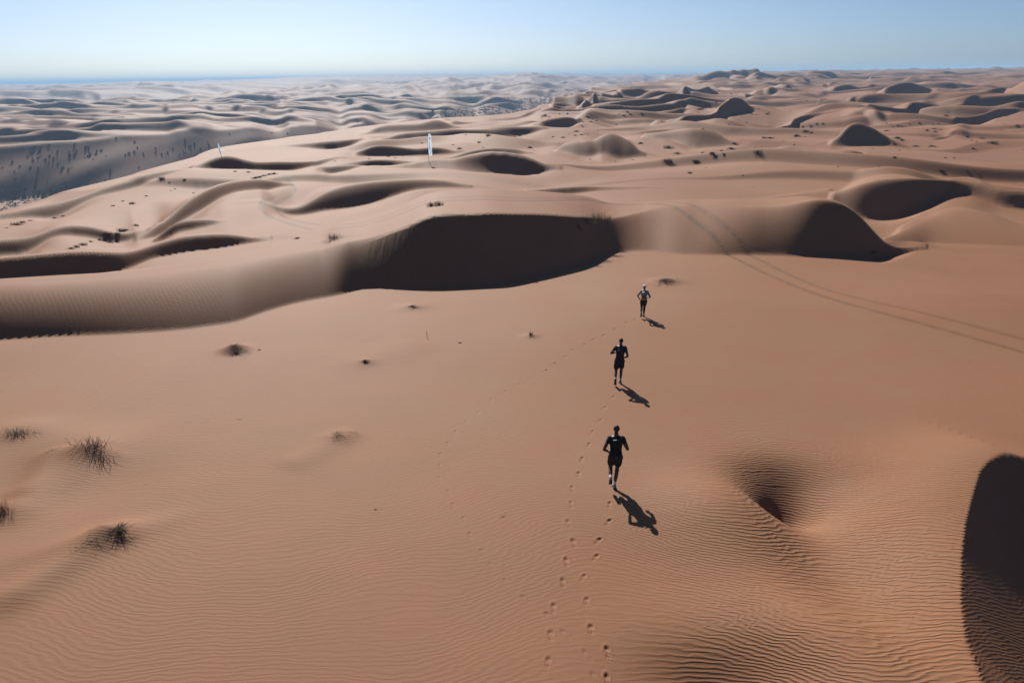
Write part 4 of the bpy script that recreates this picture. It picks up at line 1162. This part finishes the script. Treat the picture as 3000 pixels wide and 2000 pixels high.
strip_mark('zip', pk, [(cx - .02, -.248, hz_ + .10), (cx - .02, -.245, hz_ + .24), (cx - .02, -.22, hz_ + .38)], .008, BLACK)
strip_mark('seam', pk, [(cx + .07, -.235, hz_ + .11), (cx + .085, -.232, hz_ + .24), (cx + .07, -.205, hz_ + .36)], .005, BLACK)
for sx in (-1, 1):
    bm = bmesh.new()
    tube(bm, [(cx + sx * .10, -.10, hz_ + .40), (cx + sx * .11, -.02, hz_ + .535), (cx + sx * .11, .10, hz_ + .50), (cx + sx * .12, .155, hz_ + .36), (cx + sx * .13, .10, hz_ + .16), (cx + sx * .12, -.10, hz_ + .10)], [.016] * 6, 8)
    finish(bm, 'strap', BLACK, pk)

# ------------------------------------------------------------------ feather flags
FLAGM, nt, bsf = new_mat('flag_fabric')
N = NT(nt)
uvn = N.n('ShaderNodeAttribute', attribute_name='flag_uv').outputs['Vector']
sx_ = N.n('ShaderNodeSeparateXYZ'); nt.links.new(uvn, sx_.inputs[0])
wr = N.noise(N.mapping(uvn, (3, 14, 1)), 1.0, 3, .6)
nt.links.new(N.mix(N.maprange(wr, .3, .7), (.50, .66, .78, 1), (.74, .84, .90, 1)), bsf.inputs['Base Color'])
bsf.inputs['Roughness'].default_value = .7
tr = nt.nodes.new('ShaderNodeBsdfTranslucent'); tr.inputs['Color'].default_value = (.66, .78, .88, 1)
mx = nt.nodes.new('ShaderNodeMixShader'); mx.inputs[0].default_value = .35
nt.links.new(bsf.outputs[0], mx.inputs[1]); nt.links.new(tr.outputs[0], mx.inputs[2])
nt.links.new(mx.outputs[0], nt.nodes['Material Output'].inputs['Surface'])
POLE = simple_mat('dark_pole', (.04, .04, .05), .5)
PRINT = simple_mat('dark_print', (.05, .06, .10), .8)

def feather_flag(base_px, h, width, lean_x, twist, label, pole_gap=.22, edge=1.0):
    x, y, z = ground_at(*base_px)
    root = empty('feather_flag', (x, y, z), twist)
    tag(root, label, 'flag', 'feather banners planted on the dune crests')
    bend = lambda t: Vector((lean_x * t * h + .30 * width * max(0, t - .82) ** 1.2 * 9, 0, t * h))
    bm = bmesh.new()
    ts = [i / 24 for i in range(25)]
    tube(bm, [bend(t) - (Vector((0, 0, .25)) if t == 0 else Vector()) for t in ts], [.028 - .016 * t for t in ts], 8)
    finish(bm, 'pole', POLE, root)
    bm = bmesh.new()
    NV, NU = 44, 8
    grid, uvs = [], {}
    for i in range(NV + 1):
        v = i / NV
        t = pole_gap + (1 - pole_gap) * v
        p = bend(t)
        wv = width * min(1, (1 - v) / .13) ** .55 if v > .87 else width
        wv = width * (1 - max(0, v - .86) / .14 * .45)
        low = (1 - v) 
        row = []
        for j in range(NU + 1):
            u = j / NU
            dz = (-(u) * .0 + u * .26 * max(0, 1 - v * 9)) - (0.55 * u * u * max(0, v - .9) * 2)
            ripple = .10 * math.sin(5.3 * v * h / 2 + 3 * u) * u + .04 * math.sin(13 * v + 5 * u) * u
            vv_ = bm.verts.new(p + Vector((u * wv * edge, ripple, dz)))
            uvs[vv_] = (u, v, 0)
            row.append(vv_)
        grid.append(row)
    for i in range(NV):
        for j in range(NU): bm.faces.new((grid[i][j], grid[i][j + 1], grid[i + 1][j + 1], grid[i + 1][j]))
    bm.verts.index_update(); uvl = [uvs[v] for v in bm.verts]
    me = bpy.data.meshes.new('sail'); bm.to_mesh(me)
    pos_grid = [[v.co.copy() for v in row] for row in grid]; bm.free()
    at = me.attributes.new('flag_uv', 'FLOAT_VECTOR', 'POINT'); at.data.foreach_set('vector', np.array(uvl, np.float32).ravel())
    for pg in me.polygons: pg.use_smooth = True
    me.materials.append(FLAGM)
    sail = link('sail', me, root)
    def at_uv(u, v, off=-.012):
        i = min(int(v * NV), NV - 1); j = min(int(u * NU), NU - 1); a, b = v * NV - i, u * NU - j
        p = (pos_grid[i][j] * (1 - a) + pos_grid[i + 1][j] * a) * (1 - b) + (pos_grid[i][j + 1] * (1 - a) + pos_grid[i + 1][j + 1] * a) * b
        return p + Vector((0, off, 0))
    def patch(name, mat, cells):
        bm = bmesh.new()
        for u0, v0, u1, v1 in cells:
            q = [bm.verts.new(at_uv(*c)) for c in ((u0, v0), (u1, v0), (u1, v1), (u0, v1))]
            bm.faces.new(q)
        r = bmesh.ops.extrude_face_region(bm, geom=bm.faces[:])
        bmesh.ops.translate(bm, vec=(0, .006, 0), verts=[v for v in r['geom'] if isinstance(v, bmesh.types.BMVert)])
        o = finish(bm, name, mat, sail)
        return o
    # orange emblem near the top, small dark lettering running down, a diagonal dark band at the foot
    patch('emblem', ORANGE, [(.28, .785, .50, .825), (.38, .765, .62, .80), (.44, .735, .60, .765), (.56, .80, .70, .82)])
    rr = random.Random(4)
    cells = []
    v = .68
    while v > .30:
        hgt = rr.uniform(.012, .020)
        cells.append((.30, v, .30 + rr.uniform(.12, .26), v + hgt * .55))
        if rr.random() < .6: cells.append((.30, v - hgt * .2, .34, v + hgt))
        v -= hgt * 1.35
    patch('lettering', PRINT, cells)
    patch('band', PRINT, [(.12 + k * .085, .06 + k * .021, .20 + k * .085, .085 + k * .021) for k in range(9)])
    return root
fb = ground_at(1257, 474); fd = math.hypot(fb[0], fb[1])
fh = HC + fd * sight(1267, 391)[1] - fb[2]
feather_flag((1257, 474), fh, 10.5 / F * fd, -.02, 0.0, 'tall white feather banner with orange emblem, planted on the sharp central dune crest', pole_gap=.17)
fb2 = ground_at(649, 460); fd2 = math.hypot(fb2[0], fb2[1])
fh2 = HC + fd2 * sight(638, 419)[1] - fb2[2]
feather_flag((649, 460), fh2, 8.0 / F * fd2, -.27, math.radians(62), 'smaller white feather banner leaning left on the left-hand dune crest above the valley', pole_gap=.20)
# thin blue marker stake
mk = ground_at(1251, 988)
bm = bmesh.new(); tube(bm, [(0, 0, -.1), (0, 0, .13), (0, 0, .27)], [.012, .012, .010], 8)
st = finish(bm, 'marker_stake', simple_mat('blue_plastic', (.03, .07, .32), .4), None); st.location = mk
tag(st, 'thin blue marker stake standing alone on the open sand', 'stake')

# ------------------------------------------------------------------ plants
BR = simple_mat('dry_stem', (0.075, 0.048, 0.028), .9, (0.20, 0.135, 0.08), .1, 9)
BD = simple_mat('dark_shrub', (0.028, 0.020, 0.013), .95, (0.075, 0.052, 0.032), .1, 9)
def blade(V_, F_, p, d, ln, w, droop, rr):
    q = p.copy(); up = Vector((0, 0, 1)); side = d.cross(up)
    if side.length < .05: side = Vector((1, 0, 0))
    side.normalize(); pts = []
    n = 3
    for i in range(n + 1):
        pts.append(q.copy()); q = q + d * (ln / n); d = (d - up * droop / n + Vector((rr.uniform(-.12, .12), rr.uniform(-.12, .12), 0))).normalized()
    b = len(V_)
    for i, x in enumerate(pts[:-1]):
        ww = w * (1 - i / n * .6)
        V_.append(x - side * ww); V_.append(x + side * ww)
    V_.append(pts[-1])
    for i in range(n - 1): F_.append((b + 2 * i, b + 2 * i + 1, b + 2 * i + 3, b + 2 * i + 2))
    F_.append((b + 2 * n - 2, b + 2 * n - 1, b + 2 * n))
def plant_mesh(name, kind, n, seed, w=.006):
    """unit-size plant: about 1 m across"""
    rr = random.Random(seed); V_, F_ = [], []
    for i in range(n):
        if kind == 'grass':
            cl = rr.gauss(0, .24), rr.gauss(0, .10); a = rr.uniform(0, 2 * math.pi); sp = rr.uniform(.1, .75)
            d = Vector((math.cos(a) * sp + cl[0] * 1.2, math.sin(a) * sp, 1)).normalized()
            blade(V_, F_, Vector((cl[0], cl[1], -.02)), d, rr.uniform(.25, .62), w, rr.uniform(.1, .9), rr)
        elif kind == 'mound':
            a = rr.uniform(0, 2 * math.pi); r = abs(rr.gauss(0, .26))
            d = Vector((math.cos(a), math.sin(a), rr.uniform(.15, 1.1))).normalized()
            blade(V_, F_, Vector((math.cos(a) * r * .9, math.sin(a) * r * .6, rr.uniform(-.02, .16 * max(0, 1 - r * 2)))), d, rr.uniform(.10, .30), w * 1.6, rr.uniform(0, 1.0), rr)
        elif kind == 'spiky':
            a = rr.uniform(0, 2 * math.pi); r = abs(rr.gauss(0, .1))
            d = Vector((math.cos(a) * rr.uniform(.2, 1.1), math.sin(a) * rr.uniform(.2, 1.1), .8)).normalized()
            blade(V_, F_, Vector((math.cos(a) * r, math.sin(a) * r, -.02)), d, rr.uniform(.25, .55), w, rr.uniform(-.1, .7), rr)
        else:  # twigs lying along x
            x = rr.gauss(0, .26); d = Vector((rr.choice((-1, 1, 1)) * rr.uniform(.3, 1.2), rr.uniform(-.8, .8), rr.uniform(-.03, .4))).normalized()
            blade(V_, F_, Vector((x, rr.gauss(0, .10) * (1 + x), rr.uniform(0, .04))), d, abs(rr.gauss(.1, .14)) + .05, w, rr.uniform(-.1, .5), rr)
    me = bpy.data.meshes.new(name); me.from_pydata(V_, [], F_); me.update()
    me.materials.append(BD if kind == 'mound' else BR)
    return me
PM = {}
for kind, n in (('grass', 260), ('mound', 300), ('spiky', 120), ('twigs', 70)):
    for s in range(3): PM[kind, 'near', s] = plant_mesh(kind + '_blades', kind, int(n * .72), 11 * s + len(kind), .0052)
    for s in range(3): PM[kind, 'far', s] = plant_mesh(kind + '_tuft', kind, int(n * .5), 5 * s + len(kind) + 50, .016)
CATN = {'grass': ('grass_tussock', 'grass tuft'), 'mound': ('desert_shrub', 'shrub'), 'spiky': ('spiky_plant', 'plant'), 'twigs': ('dry_twigs', 'dry twigs')}
_pr = random.Random(5)
def plant(u, v, wpx, kind, label, group=None, ht=1.0, rz=None, near=None):
    x, y, z = ground_at(u, v)
    d = math.hypot(x, y)
    s = wpx / F * math.hypot(d, HC - z) * 1.08
    near = (wpx > 30) if near is None else near
    me = PM[kind, 'near' if near else 'far', _pr.randrange(3)]
    nm, cat = CATN[kind]
    o = link(nm, me, None, (x, y, z - .01 * s))
    o.rotation_euler = (0, 0, (_pr.uniform(-.4, .4) + (_pr.choice((0, math.pi)) if kind != 'twigs' else 0)) if rz is None else rz)
    o.scale = (s, s * _pr.uniform(.8, 1.1), s * ht)
    tag(o, label, cat, group)
    return o
plant(275, 1306, 92, 'grass', 'largest dry grass tussock, standing near the left edge of the foreground sand', ht=.46)
plant(52, 1272, 70, 'grass', 'dark low grass clump at the far left edge of the foreground', ht=.5)
plant(160, 1316, 52, 'twigs', 'small flattened clump of twigs between the two grass clumps at left', rz=.1)
plant(4, 1500, 60, 'grass', 'pale brown grass clump cut by the left frame edge', ht=1.1)
plant(345, 1545, 74, 'mound', 'tangled dark head of the long wind-flattened shrub in the left foreground', ht=.28)
plant(285, 1580, 115, 'twigs', 'long trail of wind-flattened stems behind the tangled shrub in the left foreground', rz=.55)
plant(688, 1018, 42, 'mound', 'black stump-like shrub on a small sand hump, left of centre', ht=1.0)
plant(700, 1030, 80, 'twigs', 'thin twigs lying round the black stump-like shrub', rz=-.2)
plant(760, 1025, 9, 'mound', 'tiny dark sprig just right of the black stump-like shrub', near=False)
plant(990, 1272, 52, 'spiky', 'spiky dark tuft left of the runners, trailing thin stems', ht=.5)
plant(1030, 1266, 50, 'twigs', 'thin trailing stems right of the spiky dark tuft', rz=0)
plant(1070, 1058, 24, 'mound', 'small dark tuft alone on open sand below the big shaded dune face', ht=.8)
plant(1555, 980, 24, 'spiky', 'round spiky tuft on open sand left of the farthest runner', ht=1.0)
plant(1208, 898, 36, 'mound', 'flat dark tuft on a tiny sand ridge just in front of the big dune toe', ht=.45)
plant(1305, 842, 26, 'twigs', 'dry twigs at the foot of the shaded dune face, near its middle')
plant(1571, 828, 14, 'mound', 'small dark sprig at the right end of the shaded dune toe', ht=.5)
for i, (u, v, w_, hh) in enumerate([(1697, 672, 34, 1.3), (1722, 655, 44, 1.3), (1752, 645, 44, 1.2), (1780, 645, 30, 1.0)]):
    plant(u, v, w_, 'grass', ['lowest dark grass clump hanging down the right end of the shaded dune face', 'second grass clump from the left on the brink of the shaded dune face',
                              'third and widest grass clump along the right end of the brink', 'rightmost grass clump on the brink of the shaded dune face'][i], 'grass clumps on the brink', ht=hh, near=True)
plant(1264, 604, 24, 'grass', 'left half of the paired grass tufts beside the wheel tracks on the plateau', 'paired tufts', ht=1.1)
plant(1286, 602, 22, 'grass', 'right half of the paired grass tufts beside the wheel tracks on the plateau', 'paired tufts', ht=1.3)
plant(978, 698, 42, 'grass', 'wide grass tuft just below the junction of the wheel tracks', ht=.8)
plant(870, 699, 20, 'mound', 'small dark tuft left of the wide grass tuft by the wheel tracks', ht=.9)
plant(1952, 822, 64, 'mound', 'wide low dark mound of dead brush just beyond the farthest runner', ht=.35)
plant(1925, 838, 22, 'twigs', 'scattered dry twigs between the farthest runner and the low brush mound')
plant(2556, 739, 42, 'mound', 'black brush at the toe of the right-hand shaded dune', ht=.45)
plant(2466, 759, 28, 'twigs', 'dry twigs in front of the right-hand shaded dune toe')
plant(1348, 1004, 12, 'mound', 'tiny dark sprig with a thin trailing line, left of the runners', ht=.6)
plant(1348, 968, 9, 'twigs', 'tiny pale twig above the dark sprig left of the runners')
plant(700, 1228, 14, 'twigs', 'tiny curled twig on the rippled sand in the left centre')
plant(1475, 1510, 26, 'twigs', 'thin curved stem half buried in the ripples left of the footprints', rz=.6)
plant(1100, 1492, 10, 'mound', 'dark crumb of brush beside a short twig in the lower left centre', ht=.5)
# beyond: hand-surveyed positions, in neighbourhoods
ORD = ['leftmost', 'second', 'third', 'fourth', 'fifth', 'sixth', 'seventh', 'eighth', 'ninth', 'tenth', 'eleventh', 'twelfth', 'thirteenth', 'fourteenth', 'fifteenth', 'sixteenth', 'seventeenth', 'eighteenth', 'nineteenth', 'twentieth']
TENS = {20: 'twenty', 30: 'thirty'}
def ordinal(i):
    if i < 20: return ORD[i]
    n = i + 1
    return TENS[n // 10 * 10] + '-' + ['', 'first', 'second', 'third', 'fourth', 'fifth', 'sixth', 'seventh', 'eighth', 'ninth'][n % 10] if n % 10 else {30: 'thirtieth'}[n]
def many(pts, x0, y0, s, where, group, kind=None, scale=1.0):
    order = sorted(range(len(pts)), key=lambda k: pts[k][0])
    rank = {k: r for r, k in enumerate(order)}
    for k, q in enumerate(pts):
        x, y, w = q[:3]
        kd = q[3] if len(q) > 3 else (kind or _pr.choice(['mound', 'mound', 'grass']))
        size = 'tiny' if w < 7 else 'small' if w < 12 else 'mid-sized' if w < 18 else 'large'
        what = {'mound': 'dark shrub', 'grass': 'upright tuft', 'twigs': 'straggling brush', 'spiky': 'spiky tuft'}[kd]
        r = rank[k]
        place = 'leftmost' if r == 0 else 'rightmost' if r == len(pts) - 1 else ordinal(r) + ' from the left'
        plant(x0 + x / s, y0 + y / s, w * scale, kd, '%s %s, %s %s' % (size, what, place, where), group, ht=_pr.uniform(.55, .95))
many([(195, 820, 26, 'grass'), (260, 795, 14, 'grass'), (350, 772, 18), (80, 852, 10), (730, 718, 20), (630, 738, 14)], 0, 450, 3.92, 'on the far-left sand below the valley edge', 'tufts at the far left')
many([(1860, 295, 18, 'grass'), (1945, 328, 7), (1300, 603, 11, 'grass'), (1515, 580, 15, 'grass'), (1680, 488, 12), (1410, 549, 7), (1960, 425, 7), (2010, 409, 6), (2220, 457, 6, 'grass'), (2120, 298, 9)], 0, 450, 3.92, 'on the smooth slope left of the winding tracks', 'tufts on the left slope')
many([(820, 1092, 20), (880, 1075, 16), (950, 1052, 20, 'grass'), (1040, 1014, 17), (1140, 992, 20), (1190, 985, 16), (1220, 944, 24, 'grass'), (1270, 925, 16), (1340, 915, 16), (1400, 894, 22, 'grass'), (1450, 882, 18), (1560, 828, 17)], 0, 450, 3.92, 'in the diagonal line across the left hollow', 'diagonal line of brush')
many([(740, 404, 9), (890, 410, 15), (970, 480, 22), (1015, 468, 26), (1070, 450, 20), (1130, 438, 18), (1190, 432, 20), (640, 308, 6), (1890, 283, 9), (160, 492, 8)], 500, 400, 3.92, 'at the foot of the leaning flag dune', 'brush below the flag dune')
many([(325, 728, 14), (190, 742, 10), (370, 737, 9), (425, 722, 7), (555, 633, 9), (770, 648, 10), (815, 676, 14), (950, 630, 10, 'grass'), (1012, 584, 14, 'grass'), (860, 576, 8), (980, 667, 7), (1195, 592, 10), (1230, 584, 9), (1300, 667, 14)], 1000, 150, 2.352, 'between the ridges around the tall flag', 'shrubs behind the tall flag')
many([(205, 992, 12), (470, 867, 9), (585, 877, 10, 'grass'), (670, 824, 18, 'twigs'), (740, 808, 14, 'grass'), (725, 852, 10), (800, 843, 13), (835, 828, 9), (870, 838, 8), (800, 743, 10), (815, 757, 6), (880, 722, 6), (985, 802, 9), (820, 697, 10), (905, 692, 9), (965, 683, 13), (925, 662, 8), (865, 632, 13), (950, 532, 16), (1110, 595, 10, 'twigs'), (1170, 632, 10, 'twigs'), (1230, 602, 8), (1285, 622, 9), (1325, 582, 8), (1360, 610, 9), (1450, 562, 8), (1490, 600, 9), (1535, 547, 7), (1615, 527, 6), (1650, 512, 5), (1455, 469, 10), (375, 634, 18), (430, 643, 11), (350, 652, 8), (635, 597, 8), (545, 602, 6), (1010, 842, 12, 'twigs'), (1200, 727, 7)], 1500, 180, 3.92, 'on the middle-distance sand right of centre', 'shrubs over the middle distance')
many([(1475, 944, 20), (1660, 974, 13, 'twigs'), (1800, 1000, 24, 'grass'), (1895, 1064, 34), (1790, 1156, 28, 'grass'), (2110, 1150, 18, 'grass'), (895, 1127, 11, 'spiky'), (1190, 1152, 8, 'spiky'), (1390, 1132, 8), (2190, 1047, 14), (2300, 1052, 16), (2330, 1084, 14)], 1500, 180, 3.92, 'at the foot of the rounded dunes', 'shrubs at the foot of the rounded dunes')
many([(210, 457, 10), (380, 467, 8), (345, 447, 10), (310, 517, 9), (190, 552, 12), (225, 547, 9), (175, 587, 6), (560, 377, 10), (795, 610, 12), (850, 612, 8), (990, 587, 8), (970, 610, 11), (870, 547, 7), (1240, 573, 7), (735, 699, 6), (530, 727, 4), (230, 778, 8), (1000, 737, 5), (1420, 452, 4), (1435, 357, 6), (1380, 748, 12), (1470, 745, 10), (1540, 714, 9), (1610, 714, 9), (1410, 803, 14, 'grass'), (1475, 816, 11), (1405, 868, 7)], 2000, 180, 3.92, 'among the dunes below the right skyline', 'shrubs among the right-hand dunes')
many([(1310, 860, 26), (1000, 884, 26), (935, 882, 12), (1155, 920, 6), (1230, 967, 6), (1280, 959, 6), (905, 982, 6), (830, 1000, 6), (555, 1005, 22), (470, 1065, 12), (445, 1025, 12), (340, 1052, 18), (365, 1081, 13), (155, 1154, 16, 'grass'), (590, 942, 15)], 2000, 180, 3.92, 'in the hollow left of the pointed dune', 'shrubs left of the star dune')
o_ = plant(2219, 449, 20, 'grass', 'upright round dark bush standing alone left of the pointed star dune', ht=1.1)
many([(830, 522, 9), (1460, 630, 11), (1480, 587, 4), (1150, 713, 12), (1040, 720, 9), (900, 738, 12), (945, 745, 11), (820, 724, 5), (775, 712, 7), (850, 752, 5), (1300, 733, 11), (1370, 714, 10), (1045, 682, 4), (1240, 799, 17), (1320, 777, 9), (1400, 785, 8), (1330, 810, 12), (775, 800, 17), (900, 885, 24), (950, 910, 16)], 2400, 180, 3.92, 'on the flats right of the pointed dune', 'shrubs right of the star dune')
plant(2683, 430, 32, 'mound', 'left of the twin black arched bushes on small sand humps, right side', 'twin arched bushes', ht=.6)
plant(2730, 430, 32, 'mound', 'right of the twin black arched bushes on small sand humps, right side', 'twin arched bushes', ht=.6)
many([(920, 1024, 9), (865, 1098, 12), (620, 1001, 7), (860, 945, 10), (1700, 868, 17), (1755, 910, 9), (1810, 921, 9), (1875, 888, 12), (1990, 942, 19), (1770, 1008, 10), (2280, 750, 14), (2130, 724, 6), (1450, 1111, 12), (1550, 1112, 7), (2340, 1017, 5), (2275, 1027, 5)], 2400, 180, 3.92, 'on the open slope toward the right edge', 'tufts toward the right edge')
many([(1780, 822, 14), (1960, 827, 9), (2035, 847, 6), (1070, 798, 6), (1355, 801, 5), (50, 843, 13, 'grass'), (160, 803, 8), (415, 857, 6), (90, 763, 12, 'grass'), (485, 937, 6)], 2000, 150, 2.352, 'above the right-hand shaded dune', 'tufts above the right-hand dune')

# valley side: each bush its own object, the distant scrub beyond one mass
rr = random.Random(12)
cnt = 0
def far_bush(x, y, s):
    global cnt
    me = PM['mound', 'far', cnt % 3]
    o = link('desert_shrub', me, None, (x, y, surf(x, y) - .03))
    o.scale = (s, s * .9, s * rr.uniform(.7, 1.1)); o.rotation_euler = (0, 0, rr.uniform(0, 6.28))
    tag(o, 'dark round bush on the shaded escarpment across the valley, at left', 'shrub', 'bushes on the shaded escarpment')
    cnt += 1
cl = [(rr.uniform(-32, -3), rr.random() ** 1.7) for _ in range(34)]
tries = 0
while cnt < 150 and tries < 4000:
    tries += 1
    if rr.random() < .75:
        c = rr.choice(cl); a = c[0] + rr.gauss(0, 1.0); f = c[1] + rr.gauss(0, .06)
    else:
        a = rr.uniform(-33, -2); f = rr.random() ** 1.5
    if not 0 < f < 1.05: continue
    i = int(np.searchsorted(AZ, a)); d = dS[i] - 8 + f * (dC[i] - dS[i] + 8)
    # seen over the near edge only
    x, y = math.sin(math.radians(a)) * d, math.cos(math.radians(a)) * d
    z = surf(x, y); k = int(np.searchsorted(D, d * .97))
    if ((Z[i, :k] - HC) / D[:k]).max() > (z + 1 - HC) / d: continue
    far_bush(x, y, rr.uniform(1.0, 2.1) * (1.25 if f < .3 else 1))
# scrub masses: valley floor at left and the long wooded valley in the distance
def scrub(name, samples, label):
    V_, F_ = [], []
    for x, y, s in samples:
        z = surf(x, y)
        for _ in range(7):
            a = rr.uniform(0, 6.28); r = s * .5
            c = Vector((x + rr.gauss(0, s * .22), y + rr.gauss(0, s * .22), z + rr.uniform(0, s * .35)))
            b = len(V_)
            for k in range(3):
                V_.append(c + Vector((math.cos(a + k * 2.1) * r * .55, math.sin(a + k * 2.1) * r * .55, rr.uniform(-.1, .35) * s)))
            F_.append((b, b + 1, b + 2))
    me = bpy.data.meshes.new(name); me.from_pydata(V_, [], F_); me.update(); me.materials.append(BD)
    o = link(name, me); tag(o, label, 'scrub', kind='stuff'); return o
S1 = []
for _ in range(2600):
    a = rr.uniform(-36, -24); i = int(np.searchsorted(AZ, a)); d = dS[i] - abs(rr.gauss(0, 26)) + 6
    S1.append((math.sin(math.radians(a)) * d, math.cos(math.radians(a)) * d, rr.uniform(.6, 2.0)))
scrub('valley_scrub', S1[:700], 'dense dark scrub along the valley floor at the far left')
S2 = []
for _ in range(2200):
    a = rr.uniform(-5.5, 10.5); i = int(np.searchsorted(AZ, a)); d = dS[i] + rr.gauss(0, 1) * (dC[i] - dS[i] + 60) * .55
    S2.append((math.sin(math.radians(a)) * d, math.cos(math.radians(a)) * d, rr.uniform(1.5, 4.2) * (d / 1000) ** .5))
scrub('distant_scrub', S2, 'dense speckle of far scrub in the hazy valley right of centre')
